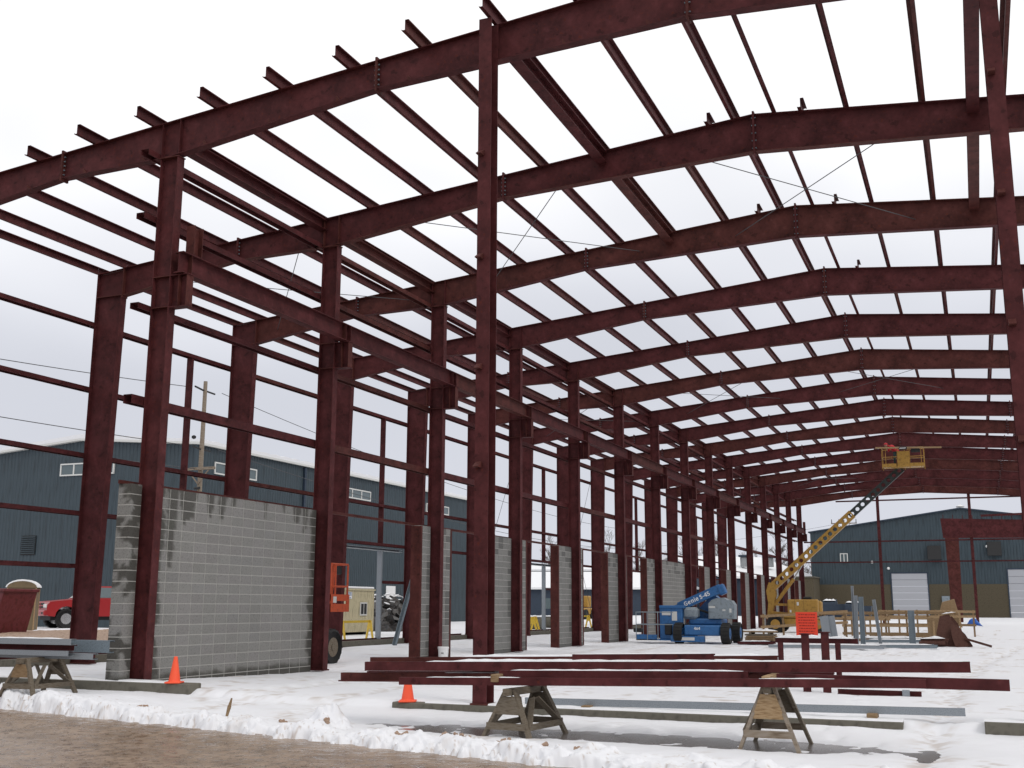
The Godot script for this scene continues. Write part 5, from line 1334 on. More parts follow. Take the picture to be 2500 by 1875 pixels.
func blue_hall() -> void:
	var x := -46.0; var zf := -41.4; var zb := -83.2; var xl := -65.0
	var eave := 11.55; var ridge := 12.25
	var t := thing("metal_hall", "blue-grey ribbed metal hall with snowy roof edge behind the block wall", "building", "", Vector3.ZERO)
	var gh := func(f: float) -> float: return eave + (ridge - eave) * (1.0 - absf(f - 0.5) * 2.0) + 0.5
	part("gable_wall", ribbed(Vector3(xl, -0.5, zf), Vector3(x, -0.5, zf), gh, Vector3(0, 0, 1)), M.siding, t)
	part("side_wall", ribbed(Vector3(x, -0.5, zf), Vector3(x, -0.5, zb), func(_f: float) -> float: return eave + 0.5, Vector3(1, 0, 0)), M.siding, t)
	var m := MB.new()
	m.bbox(Vector3(xl, -0.5, zb), Vector3(xl + 0.1, eave, zf - 0.1)); m.bbox(Vector3(xl, -0.5, zb), Vector3(x - 0.1, eave, zb + 0.1)); part("back_wall", m, M.siding, t)
	var xm := (x + xl) / 2
	m = MB.new()
	for s in [[xl - 0.3, xm], [x + 0.3, xm]]:
		m.hexa([Vector3(s[0], eave - 0.02, zf + 0.35), Vector3(xm, ridge + 0.01, zf + 0.35), Vector3(xm, ridge + 0.01, zb - 0.3), Vector3(s[0], eave - 0.02, zb - 0.3), Vector3(s[0], eave + 0.12, zf + 0.35), Vector3(xm, ridge + 0.15, zf + 0.35), Vector3(xm, ridge + 0.15, zb - 0.3), Vector3(s[0], eave + 0.12, zb - 0.3)])
	var rf := part("roof", m, M.trim_white, t)
	m = MB.new()      # snow on the roof, waved along the edge
	for i in 90:
		var za := lerpf(zf + 0.3, zb - 0.2, i / 90.0); var zc := lerpf(zf + 0.3, zb - 0.2, (i + 1) / 90.0)
		var ha := 0.18 + 0.12 * absf(sin(i * 1.1)) * (0.6 + 0.4 * nz2.get_noise_1d(i * 7.0)); var hb := 0.18 + 0.12 * absf(sin((i + 1) * 1.1)) * (0.6 + 0.4 * nz2.get_noise_1d((i + 1) * 7.0))
		for s in [xl - 0.25, x + 0.25]:
			m.hexa([Vector3(s, eave + 0.121, za), Vector3(xm, ridge + 0.151, za), Vector3(xm, ridge + 0.151, zc), Vector3(s, eave + 0.121, zc), Vector3(s, eave + 0.12 + ha, za), Vector3(xm, ridge + 0.45, za), Vector3(xm, ridge + 0.45, zc), Vector3(s, eave + 0.12 + hb, zc)])
	part("roof_snow", m, M.snowcap, rf)
	m = MB.new()
	m.bbox(Vector3(x - 0.15, -0.5, zf + 0.001), Vector3(x + 0.06, eave, zf + 0.06)); part("corner_trim", m, M.siding_far, t)
	m = MB.new(); m.bbox(Vector3(x + 0.04, 0.3, -53.95), Vector3(x + 0.2, eave - 0.1, -53.75)); part("downpipe", m, M.navy, t)
	window_strip(t, Vector3(-54.9, 10.35, zf), Vector3.RIGHT, Vector3(0, 0, 1), 4.5, 0.75, 4)
	window_strip(t, Vector3(x, 10.25, -45.5), Vector3(0, 0, -1), Vector3(1, 0, 0), 4.6, 0.7, 4)
	window_strip(t, Vector3(x, 10.2, -61.6), Vector3(0, 0, -1), Vector3(1, 0, 0), 4.4, 0.7, 3)
	window_strip(t, Vector3(x, 10.15, -76.4), Vector3(0, 0, -1), Vector3(1, 0, 0), 4.6, 0.7, 3)
	m = MB.new(); m.bbox(Vector3(-60.1, 4.7, zf + 0.02), Vector3(-58.85, 6.0, zf + 0.06)); var lv := part("louvre", m, M.dark, t)
	for i in 9:
		m = MB.new(); m.box(Vector3(-59.47, 4.82 + i * 0.135, zf + 0.09), Vector3(1.2, 0.05, 0.07), Basis(Vector3.RIGHT, 0.5)); part("slat", m, M.siding_far, lv)
	m = MB.new(); m.bbox(Vector3(x + 0.04, 0.0, -68.5), Vector3(x + 0.08, 3.05, -66.9)); part("door", m, M.white, t)
func far_hall() -> void:
	var z := -115.0; var y0 := 0.2
	var t := thing("metal_hall", "blue-grey metal hall with tan block base and white roller door beyond the far end", "building", "", Vector3.ZERO)
	var xl := -17.6; var xr := 14.5; var xm := -1.5
	var top := func(f: float) -> float:
		var x := lerpf(xl, xr, f)
		return (9.75 + (12.0 - 9.75) * (x - xl) / (xm - xl) if x < xm else 12.0 - (12.0 - 9.75) * (x - xm) / (xr - xm)) - 3.9
	part("sheet_wall", ribbed(Vector3(xl, 3.9, z), Vector3(xr, 3.9, z), top, Vector3(0, 0, 1), 0.3, 0.04), M.siding_far, t)
	var m := MB.new()
	for s in [[xl, -9.05], [-5.35, 2.75], [7.0, xr]]:
		m = MB.new(); m.bbox(Vector3(s[0], y0 - 0.5, z - 0.25), Vector3(s[1], 3.92, z + 0.05)); part("block_base", m, M.tan_block, t)
	m = MB.new()
	m.hexa([Vector3(xl - 0.2, 9.72, z + 0.25), Vector3(xm, 12.0, z + 0.25), Vector3(xm, 12.0, z - 60), Vector3(xl - 0.2, 9.72, z - 60), Vector3(xl - 0.2, 9.85, z + 0.25), Vector3(xm, 12.14, z + 0.25), Vector3(xm, 12.14, z - 60), Vector3(xl - 0.2, 9.85, z - 60)])
	m.hexa([Vector3(xm, 12.0, z + 0.25), Vector3(xr, 9.72, z + 0.25), Vector3(xr, 9.72, z - 60), Vector3(xm, 12.0, z - 60), Vector3(xm, 12.14, z + 0.25), Vector3(xr, 9.85, z + 0.25), Vector3(xr, 9.85, z - 60), Vector3(xm, 12.14, z - 60)])
	part("roof", m, M.navy, t)
	m = MB.new(); m.bbox(Vector3(xl, y0 - 0.5, z - 59.8), Vector3(xl + 0.1, 9.72, z - 0.3)); part("side_wall", m, M.siding_far, t)
	for q in [[-9.05, -5.35, 5.1], [2.75, 7.0, 5.45]]:
		m = MB.new(); m.bbox(Vector3(q[0] - 0.12, y0 - 0.4, z + 0.06), Vector3(q[0], q[2] + 0.12, z + 0.12)); m.bbox(Vector3(q[1], y0 - 0.4, z + 0.06), Vector3(q[1] + 0.12, q[2] + 0.12, z + 0.12)); m.bbox(Vector3(q[0], q[2], z + 0.06), Vector3(q[1], q[2] + 0.12, z + 0.12)); var d := part("door_frame", m, M.navy, t)
		for i in 7:
			m = MB.new(); m.cbox(Vector3((q[0] + q[1]) / 2, y0 + (q[2] - y0) * (i + 0.5) / 7.0, z + 0.06), Vector3(q[1] - q[0] - 0.02, (q[2] - y0) / 7.0 - 0.025, 0.05), 0.012); part("door_panel", m, M.door_grey, d)
	window_strip(t, Vector3(-14.0, 6.85, z), Vector3.RIGHT, Vector3(0, 0, 1), 0.75, 0.95, 2)
	for q in [[-4.45, 7.3], [1.6, 7.65]]:
		m = MB.new(); m.bbox(Vector3(q[0] - 0.65, q[1] - 0.7, z + 0.05), Vector3(q[0] + 0.65, q[1] + 0.7, z + 0.35)); var lv := part("exhaust_hood", m, M.dark, t)
		m = MB.new(); m.hexa([Vector3(q[0] - 0.7, q[1] - 0.75, z + 0.05), Vector3(q[0] + 0.7, q[1] - 0.75, z + 0.05), Vector3(q[0] + 0.7, q[1] - 0.75, z + 0.7), Vector3(q[0] - 0.7, q[1] - 0.75, z + 0.7), Vector3(q[0] - 0.7, q[1] + 0.75, z + 0.05), Vector3(q[0] + 0.7, q[1] + 0.75, z + 0.05), Vector3(q[0] + 0.7, q[1] + 0.75, z + 0.36), Vector3(q[0] - 0.7, q[1] + 0.75, z + 0.36)]); part("hood_cowl", m, M.dark, lv)
	for q in [[-11.0, 6.35], [-9.3, 5.65], [0.9, 7.9]]:
		m = MB.new(); m.lathe([Vector2(0.0, -0.14), Vector2(0.12, -0.12), Vector2(0.16, 0.0), Vector2(0.1, 0.12), Vector2(0.0, 0.15)], Vector3(q[0], q[1], z + 0.3), 12); m.bar(Vector3(q[0], q[1], z + 0.03), Vector3(q[0], q[1], z + 0.2), 0.05, 0.05); part("wall_lamp", m, M.white, t)
	m = MB.new(); m.cbox(Vector3(-3.6, 2.0, z + 0.15), Vector3(0.8, 1.3, 0.2), 0.03); part("meter_cabinet", m, M.lift_grey, t)
	m = MB.new(); m.lathe([Vector2(0.35, 0.0), Vector2(0.4, 0.2), Vector2(0.45, 0.25), Vector2(0.0, 0.45)], Vector3(xm, 12.1, z - 1.0), 12); part("roof_vent", m, M.white, t)
	# tan block annex at its left corner
	t = thing("block_annex", "low tan block annex at the near corner of the far hall", "building", "", Vector3(-18.4, 0.1, -110.0))
	m = MB.new(); m.bbox(Vector3(-1.4, -0.5, -5), Vector3(1.6, 4.5, 0)); part("wall", m, M.tan_block, t)
	m = MB.new(); m.bbox(Vector3(-1.5, 4.5, -5.1), Vector3(1.7, 4.62, 0.1)); part("coping", m, M.concrete, t)
	# red portal frame standing before the far hall
	t = thing("red_portal", "dark red portal of column and deep beam standing before the far hall", "steel frame", "", Vector3(0, base_y(-2.0, -97.0), -97.0))
	m = MB.new(); m.hexa([Vector3(-2.7, 0, -0.15), Vector3(-1.75, 0, -0.15), Vector3(-1.75, 0, 0.15), Vector3(-2.7, 0, 0.15), Vector3(-2.85, 7.75, -0.15), Vector3(-1.65, 7.75, -0.15), Vector3(-1.65, 7.75, 0.15), Vector3(-2.85, 7.75, 0.15)]); part("column", m, M.steel2, t)
	m = MB.new(); m.hexa([Vector3(-3.0, 7.76, -0.16), Vector3(9.0, 7.6, -0.16), Vector3(9.0, 7.6, 0.16), Vector3(-3.0, 7.76, 0.16), Vector3(-3.15, 9.6, -0.16), Vector3(9.0, 9.1, -0.16), Vector3(9.0, 9.1, 0.16), Vector3(-3.15, 9.6, 0.16)]); m.bbox(Vector3(8.2, 0, -0.15), Vector3(9.0, 7.6, 0.15)); part("beam", m, M.steel1, t)
	for i in 9:
		m = MB.new(); m.bar(Vector3(-2.9 + i * 0.85, 9.5 - i * 0.035, 0), Vector3(-2.9 + i * 0.85, 9.95 - i * 0.035, 0), 0.06, 0.06, Vector3(0, 0, 1)); part("stud", m, M.steel1, t)
	m = MB.new(); m.bar(Vector3(0.4, 9.75, 0.3), Vector3(9.0, 9.95, 0.3), 0.1, 0.2); part("purlin", m, M.steel1, t)
	# dark containers with snow
	for q in [[-14.5, -100.0, 2.0, "dark navy waste container with snow on its lid by the annex"], [-12.2, -99.0, 1.85, "dark navy waste container beside the taller one"]]:
		t = thing("waste_container", q[3], "container", "", Vector3(q[0], base_y(q[0], q[1]), q[1]))
		m = MB.new(); m.hexa([Vector3(-0.1, -0.05, -1.2), Vector3(2.0, -0.05, -1.2), Vector3(2.0, -0.05, 0), Vector3(-0.1, -0.05, 0), Vector3(-0.3, q[2] - 0.45, -1.4), Vector3(2.2, q[2] - 0.45, -1.4), Vector3(2.2, q[2] - 0.45, 0.2), Vector3(-0.3, q[2] - 0.45, 0.2)]); part("bin", m, M.navy, t)
		m = MB.new(); m.hexa([Vector3(-0.3, q[2] - 0.44, -1.4), Vector3(1.1, q[2] - 0.44, -1.4), Vector3(1.1, q[2] - 0.44, 0.2), Vector3(-0.3, q[2] - 0.44, 0.2), Vector3(-0.2, q[2], -1.3), Vector3(1.0, q[2], -1.3), Vector3(1.05, q[2] - 0.25, 0.15), Vector3(-0.25, q[2] - 0.25, 0.15)]); part("lid", m, M.navy, t)
		cap(Vector3(-0.2, q[2] - 0.12, -0.5), Vector3(1.0, q[2] - 0.12, -0.5), 1.5, 0.2, t, q[0])

func pickup() -> void:
	var t := thing("pickup_truck", "red pickup truck parked facing the yard beside the tan toilet cabin", "pickup truck", "", Vector3(-38.7, 0.40, -25.6), -0.5)
	# local +z is forward
	var m := MB.new()
	var side := func(pts: Array, w: float, mm: MB) -> void:
		var pv := PackedVector2Array()
		for p in pts: pv.append(Vector2(p[0], p[1]))
		mm.prism(pv, Transform3D(Basis(Vector3(0, 0, 1), Vector3(0, 1, 0), Vector3(-1, 0, 0)), Vector3.ZERO), w)
	# outline in (z, y): hood, fender and bed with wheel arches cut out
	var arch := func(zc: float) -> Array:
		var o := []
		for i in 9:
			var a := PI - PI * i / 8.0
			o.append([zc + cos(a) * 0.5, 0.52 + sin(a) * 0.46])
		return o
	var ol: Array = [[-2.75, 0.6]] + arch.call(-1.75) + arch.call(1.85) + [[2.68, 0.55], [2.74, 0.75], [2.72, 1.05], [2.6, 1.18], [1.2, 1.32], [-2.75, 1.3]]
	side.call(ol, 1.9, m)
	part("body", m, M.truck_red, t)
	m = MB.new()
	m.hexa([Vector3(-0.93, 1.3, -0.9), Vector3(0.93, 1.3, -0.9), Vector3(0.93, 1.3, 1.25), Vector3(-0.93, 1.3, 1.25), Vector3(-0.76, 1.9, -0.75), Vector3(0.76, 1.9, -0.75), Vector3(0.76, 1.9, 0.45), Vector3(-0.76, 1.9, 0.45)]); var cab := part("cab", m, M.truck_red, t)
	m = MB.new(); m.hexa([Vector3(-0.8, 1.36, 1.19), Vector3(0.8, 1.36, 1.19), Vector3(0.8, 1.365, 1.205), Vector3(-0.8, 1.365, 1.205), Vector3(-0.68, 1.84, 0.55), Vector3(0.68, 1.84, 0.55), Vector3(0.68, 1.85, 0.56), Vector3(-0.68, 1.85, 0.56)]); part("windscreen", m, M.lamp, cab)
	for s in [-1.0, 1.0]:
		m = MB.new(); m.hexa([Vector3(s * 0.918, 1.37, -0.55), Vector3(s * 0.918, 1.37, 0.95), Vector3(s * 0.93, 1.37, 0.95), Vector3(s * 0.93, 1.37, -0.55), Vector3(s * 0.785, 1.83, -0.5), Vector3(s * 0.785, 1.83, 0.42), Vector3(s * 0.797, 1.83, 0.42), Vector3(s * 0.797, 1.83, -0.5)]); part("side_window", m, M.glass, cab)
		m = MB.new(); m.cbox(Vector3(s * 1.08, 1.45, 0.8), Vector3(0.2, 0.22, 0.1), 0.02); part("mirror", m, M.dark, t)
		m = MB.new(); m.cbox(Vector3(s * 0.68, 0.99, 2.73), Vector3(0.42, 0.17, 0.06), 0.02); part("headlight", m, M.lamp, t)
		m = MB.new(); m.bbox(Vector3(s * 0.951, 0.62, -0.6), Vector3(s * 0.956, 1.3, -0.588)); m.bbox(Vector3(s * 0.951, 1.12, -0.5), Vector3(s * 0.975, 1.17, -0.3)); part("door_handle", m, M.dark, t)
		for zc in [-1.75, 1.85]: wheel(t, Vector3(s * 0.83, 0.42, zc), 0.44, 0.3, Vector3.RIGHT, M.chrome)
	m = MB.new(); m.cbox(Vector3(0, 1.0, 2.715), Vector3(0.86, 0.26, 0.05), 0.03); var gr := part("grille", m, M.dark, t)
	m = MB.new(); m.cbox(Vector3(0, 1.0, 2.74), Vector3(0.06, 0.28, 0.04), 0.01); m.cbox(Vector3(0, 1.0, 2.74), Vector3(0.9, 0.05, 0.04), 0.01); part("bar", m, M.truck_red, gr)
	m = MB.new(); m.cbox(Vector3(0, 0.68, 2.76), Vector3(1.9, 0.24, 0.2), 0.05); var bp := part("bumper", m, M.truck_red, t)
	m = MB.new(); m.bbox(Vector3(-0.35, 0.6, 2.861), Vector3(-0.05, 0.74, 2.866)); part("number_plate", m, M.white, bp)
	for x in [-0.7, 0.7]:
		m = MB.new(); m.bbox(Vector3(x - 0.12, 0.63, 2.861), Vector3(x + 0.12, 0.72, 2.866)); part("fog_lamp", m, M.dark, bp)
	m = MB.new(); m.bbox(Vector3(-0.75, 0.35, -2.5), Vector3(0.75, 0.58, 2.5)); part("underbody", m, M.dark, t)

func yard() -> void:
	# portable toilet
	var y := base_y(-37.1, -20.6)
	var t := thing("toilet_cabin", "tan portable toilet cabin with snow on its domed roof", "portable toilet", "", Vector3(-37.75, y - 0.1, -19.9), 0.66)
	var m := MB.new(); m.cbox(Vector3(0, 0.92, 0), Vector3(1.12, 1.84, 1.12), 0.03); part("body", m, M.tan, t)
	for s in [[-1, -1], [-1, 1], [1, -1], [1, 1]]:
		m = MB.new(); m.cbox(Vector3(s[0] * 0.56, 0.92, s[1] * 0.56), Vector3(0.05, 1.84, 0.05), 0.01); part("corner_post", m, M.new_wood, t)
	m = MB.new()
	var arc := PackedVector2Array([Vector2(-0.6, 0)])
	for i in 11: arc.append(Vector2(-0.58 * cos(PI * i / 10.0), 0.02 + 0.26 * sin(PI * i / 10.0)))
	arc.append(Vector2(0.6, 0))
	m.prism(arc, Transform3D(Basis(), Vector3(0, 1.84, 0)), 1.16); var rf := part("roof", m, M.tan, t)
	m = MB.new()
	for i in 10:
		var a := PI * i / 10.0; var b := PI * (i + 1) / 10.0
		var p := func(q: float, z: float, o: float) -> Vector3: return Vector3(-(0.585 + o) * cos(q), 1.862 + (0.262 + o * sin(q) * 1.2) * sin(q), z)
		m.hexa([p.call(a, -0.57, 0.0), p.call(b, -0.57, 0.0), p.call(b, 0.57, 0.0), p.call(a, 0.57, 0.0), p.call(a, -0.55, 0.06), p.call(b, -0.55, 0.06), p.call(b, 0.55, 0.06), p.call(a, 0.55, 0.06)])
	part("roof_snow", m, M.snowcap, rf)
	# maroon dumpster
	y = base_y(-33.0, -14.5)
	t = thing("dumpster", "maroon steel dumpster with white stickers at the yard's edge", "dumpster", "", Vector3(-36.1, y - 0.05, -14.4))
	m = MB.new(); m.hexa([Vector3(-2, 0, -1.6), Vector3(2.6, 0, -1.6), Vector3(2.6, 0, 0), Vector3(-2, 0, 0), Vector3(-2, 1.6, -1.6), Vector3(3.0, 1.6, -1.6), Vector3(3.0, 1.6, 0), Vector3(-2, 1.6, 0)]); part("bin", m, M.maroon, t)
	m = MB.new(); m.cbox(Vector3(0.5, 1.62, 0.02), Vector3(5.1, 0.12, 0.1), 0.02); m.cbox(Vector3(3.02, 1.62, -0.8), Vector3(0.1, 0.12, 1.7), 0.02); part("rim", m, M.maroon, t)
	m = MB.new(); m.bbox(Vector3(2.0, 1.05, 0.001), Vector3(2.28, 1.33, 0.006)); m.bbox(Vector3(2.55, 1.4, 0.001), Vector3(2.7, 1.5, 0.006)); var sk := part("sticker", m, M.sticker, t)
	m = MB.new(); m.bbox(Vector3(2.05, 1.13, 0.0065), Vector3(2.12, 1.16, 0.008)); part("print", m, M.dark, sk)
	# office trailer
	t = thing("office_trailer", "cream ribbed office trailer with small window and blue lettered sign", "trailer", "", Vector3(-30.0, 0.0, -33.6))
	part("side_wall", ribbed(Vector3(0, 0.12, 3.0), Vector3(0, 0.12, -2.7), func(_f: float) -> float: return 2.1, Vector3(1, 0, 0), 0.2, 0.02), M.cream, t)
	part("end_wall", ribbed(Vector3(-2.4, 0.12, 3.0), Vector3(0, 0.12, 3.0), func(_f: float) -> float: return 2.1, Vector3(0, 0, 1), 0.2, 0.02), M.cream, t)
	m = MB.new(); m.bbox(Vector3(-2.4, 0.12, -2.7), Vector3(-2.3, 2.2, 2.95)); m.bbox(Vector3(-2.3, 0.12, -2.7), Vector3(-0.05, 2.2, -2.6)); part("back_wall", m, M.cream, t)
	m = MB.new(); m.bbox(Vector3(-2.45, 2.221, -2.75), Vector3(0.06, 2.3, 3.05)); rf = part("roof", m, M.cream, t)
	m = MB.new(); m.cbox(Vector3(-1.2, 2.36, 0.15), Vector3(2.45, 0.12, 5.7), 0.04); part("roof_snow", m, M.snowcap, rf)
	m = MB.new(); m.bbox(Vector3(0.022, 0.95, -1.9), Vector3(0.06, 1.62, -1.2)); var wd := part("window", m, M.trim_white, t)
	for z in [-1.84, -1.52]:
		m = MB.new(); m.bbox(Vector3(0.061, 1.02, z), Vector3(0.066, 1.55, z + 0.26)); part("pane", m, M.dark, wd)
	m = MB.new(); m.bbox(Vector3(0.022, 1.8, -0.35), Vector3(0.035, 2.14, 0.2)); var sg := part("sign", m, M.white, t)
	m = MB.new()
	for i in 3: m.bbox(Vector3(0.036, 2.08 - i * 0.06, -0.3), Vector3(0.039, 2.11 - i * 0.06, 0.15))
	m.bbox(Vector3(0.036, 1.83, -0.25), Vector3(0.039, 1.86, 0.1)); m.bbox(Vector3(0.036, 1.76, 0.2), Vector3(0.039, 2.14, 0.23)); part("lettering", m, M.lift_blue, sg)
	m = MB.new()
	for z in [-2.0, 2.2]: m.cbox(Vector3(-1.2, 0.03, z), Vector3(2.2, 0.22, 0.3), 0.02)
	part("skid", m, M.dark, t)
	# yellow barricades
	for q in [[-25.6, -28.1, 0.0, "yellow barricade with a long rail in front of the cream trailer"], [-26.0, -49.7, 0.3, "yellow barricade on the snow beyond the second galvanised door"], [-26.0, -60.2, 0.0, "small yellow barricade beside the red farm implement"]]:
		t = thing("barricade", q[3], "barricade", "", Vector3(q[0], -0.03, q[1]), q[2])
		for z in [0.0, 2.4]:
			m = MB.new(); m.prism(PackedVector2Array([Vector2(-0.4, 0), Vector2(-0.28, 0), Vector2(-0.12, 0.42), Vector2(0, 0.5), Vector2(0.12, 0.42), Vector2(0.28, 0), Vector2(0.4, 0), Vector2(0.1, 0.86), Vector2(-0.1, 0.86)]), Transform3D(Basis(Vector3.UP, -0.6), Vector3(0, 0, z)), 0.05); part("a_frame", m, M.yellow, t)
		m = MB.new(); m.bar(Vector3(0, 0.8, -0.1), Vector3(0, 0.8, 2.5), 0.04, 0.1); part("rail", m, M.yellow, t)
	# heap of crumpled dark sheet scrap
	rng.seed = 12
	m = MB.new()
	for i in 700:
		var a := rng.randf() * TAU; var r := sqrt(rng.randf())
		var h := 2.15 * (1.0 - r * r) * (0.75 + 0.4 * sin(a * 2.0 + 1.0) * r)
		var c := Vector3(cos(a) * r * 3.4, maxf(0.1, h) * rng.randf_range(0.7, 1.05), sin(a) * r * 6.0)
		var s := rng.randf_range(0.15, 0.55)
		var bs := Basis.from_euler(Vector3(rng.randf() * 6.0, rng.randf() * 6.0, rng.randf() * 6.0))
		var p := [c + bs * Vector3(-s, 0, -s * 0.6), c + bs * Vector3(s * 0.2, s * 0.4, -s * 0.7), c + bs * Vector3(s, 0.1, 0), c + bs * Vector3(0.1, s * 0.35, s * 0.7), c + bs * Vector3(-s * 0.8, -0.1, s * 0.4)]
		m.flat(p[0], p[1], p[3]); m.flat(p[1], p[2], p[3]); m.flat(p[0], p[3], p[4])
	m.lathe([Vector2(3.4, -0.05), Vector2(2.6, 0.9), Vector2(1.4, 1.6), Vector2(0.0, 1.85)], Vector3.ZERO, 18)
	t = thing("scrap_heap", "heap of crumpled dark grey scrap sheet flecked with snow beside the trailer", "scrap heap", "", Vector3(-34.5, 0, -45.5))
	part("crumpled_sheets", m, M.scrap, t).set_meta("kind", "stuff")
	m = MB.new()
	for i in 70:
		var a := rng.randf() * TAU; var r := sqrt(rng.randf()) * 0.75
		var c := Vector3(cos(a) * r * 3.4, 2.15 * (1.0 - r * r) * 1.0 + 0.03, sin(a) * r * 6.0)
		m.box(c, Vector3(rng.randf_range(0.1, 0.45), 0.05, rng.randf_range(0.1, 0.3)), Basis.from_euler(Vector3(rng.randf_range(-0.5, 0.5), rng.randf() * 3.0, rng.randf_range(-0.5, 0.5))))
	part("snow_patches", m, M.snowcap, t).set_meta("kind", "stuff")
	# leaning blue-grey channel
	m = MB.new(); m.ext(csec(0.16, 0.1, 0.02, 0.005), Vector3(-20.95, -0.02, -21.95), Vector3(-21.25, 2.8, -24.1), Vector3(-1, 0, 0))
	solo("leaning_channel", m, M.galv_dark, "blue-grey channel leaning against an outer wall column", "channel")
	# low junk beyond the outer wall
	t = thing("rusty_tank", "brown rusty tank on legs seen through a far opening", "tank", "", Vector3(-32, 0, -62))
	m = MB.new(); m.tube(Vector3(-1.0, 1.9, 1.5), Vector3(-1.0, 1.9, -2.2), 0.8, 0.8, 16); part("drum", m, M.rusty, t)
	for z in [-1.8, 1.0]:
		m = MB.new(); m.bbox(Vector3(-1.7, -0.05, z), Vector3(-0.3, 1.3, z + 0.2)); part("leg", m, M.dark, t)
	t = thing("farm_implement", "red implement with snow on it behind a small yellow barricade", "implement", "", Vector3(-31, 0, -70))
	m = MB.new(); m.cbox(Vector3(0, 1.2, 0), Vector3(1.6, 0.5, 3.0), 0.08); part("deck", m, M.truck_red, t)
	for z in [-1.2, 1.2]: wheel(t, Vector3(0.6, 0.5, z), 0.5, 0.3, Vector3.RIGHT, M.rusty)
	cap(Vector3(0, 1.451, -1.4), Vector3(0, 1.451, 1.4), 1.4, 0.2, t, 44.0, Vector3(1, 0, 0))
	t = thing("yellow_loader", "yellow loader cab showing above the red implement", "loader", "", Vector3(-38.8, 0, -97))
	m = MB.new(); m.cbox(Vector3(0, 0.9, 0), Vector3(1.2, 0.7, 2.6), 0.1); m.cbox(Vector3(0, 1.9, -0.4), Vector3(1.1, 1.2, 1.1), 0.08); part("body", m, M.lift_yellow, t)
	for z in [-1.1, 1.1]: wheel(t, Vector3(0.6, 0.55, z), 0.55, 0.35, Vector3.RIGHT, M.dark)
	for q in [[-27.5, -53.0], [-28.3, -55.0], [-27.8, -57.0]]:
		t = thing("concrete_pipe", "snow covered concrete pipe lying outside the outer wall", "pipe", "snow covered pipes", Vector3(q[0], -0.05, q[1]))
		m = MB.new(); m.lathe([Vector2(0.3, -0.9), Vector2(0.42, -0.9), Vector2(0.42, 0.9), Vector2(0.3, 0.9), Vector2(0.3, -0.9)], Vector3.ZERO, 18); var pp := part("barrel", m, M.concrete, t); pp.rotation = Vector3(0, 0, PI / 2); pp.position.y = 0.42
		cap(Vector3(-0.9, 0.8, 0), Vector3(0.9, 0.8, 0), 0.6, 0.12, t, q[1])

func utility_pole(at: Vector3, h: float, label: String, big: bool) -> void:
	var t := thing("utility_pole", label, "utility pole", "", at)
	var m := MB.new(); m.tube(Vector3(0, -0.1, 0), Vector3(0, h, 0), 0.15, 0.09, 12); part("pole", m, M.pole, t)
	if big:
		m = MB.new()
		for q in [[h - 0.45, 1.0], [h - 3.2, 0.9]]:
			for s in [-1.0, 1.0]: m.bar(Vector3(0.0, q[0], s * 0.1), Vector3(0.2 * s, q[0] + 0.03, s * q[1]), 0.05, 0.07)
		part("insulator_arm", m, M.dark, t)
		m = MB.new(); m.bar(Vector3(-0.9, h - 4.1, 0.14), Vector3(0.9, h - 4.1, 0.14), 0.09, 0.12); part("cross_arm", m, M.pole, t)
		m = MB.new()
		for x in [-0.6, 0.6]: m.bar(Vector3(x, h - 4.15, 0.16), Vector3(0, h - 4.8, 0.16), 0.03, 0.05)
		part("brace", m, M.pole, t)
		m = MB.new(); m.tube(Vector3(-0.2, h - 5.0, 0.1), Vector3(0.15, h - 5.0, 0.2), 0.06, 0.06, 8); m.lathe([Vector2(0.0, h - 2.75), Vector2(0.1, h - 2.7), Vector2(0.1, h - 2.6), Vector2(0.0, h - 2.55)], Vector3(-0.25, 0, 0.3), 10); part("fitting", m, M.dark, t)
	else:
		m = MB.new(); m.bar(Vector3(-1.8, h - 0.5, 0.14), Vector3(1.8, h - 0.5, 0.14), 0.1, 0.14); part("cross_arm", m, M.pole, t)
		m = MB.new()
		for x in [-1.7, -0.7, 0.7, 1.7]: m.tube(Vector3(x, h - 0.45, 0.14), Vector3(x, h + 0.1, 0.14), 0.07, 0.05, 6)
		part("insulator", m, M.dark, t)
		m = MB.new()
		for s in [-1.0, 1.0]: m.bar(Vector3(s * 0.9, h - 0.55, 0.14), Vector3(0, h - 1.4, 0.1), 0.04, 0.06)
		part("brace", m, M.pole, t)
func wire(a: Vector3, b: Vector3, sag: float, label: String) -> void:
	var m := MB.new()
	var p := []
	for i in 25:
		var f := i / 24.0
		p.append(a.lerp(b, f) - Vector3.UP * sag * 4.0 * f * (1.0 - f))
	m.path(p, 0.016, 4)
	solo("power_line", m, M.wire, label, "power line", "power lines at the utility pole")
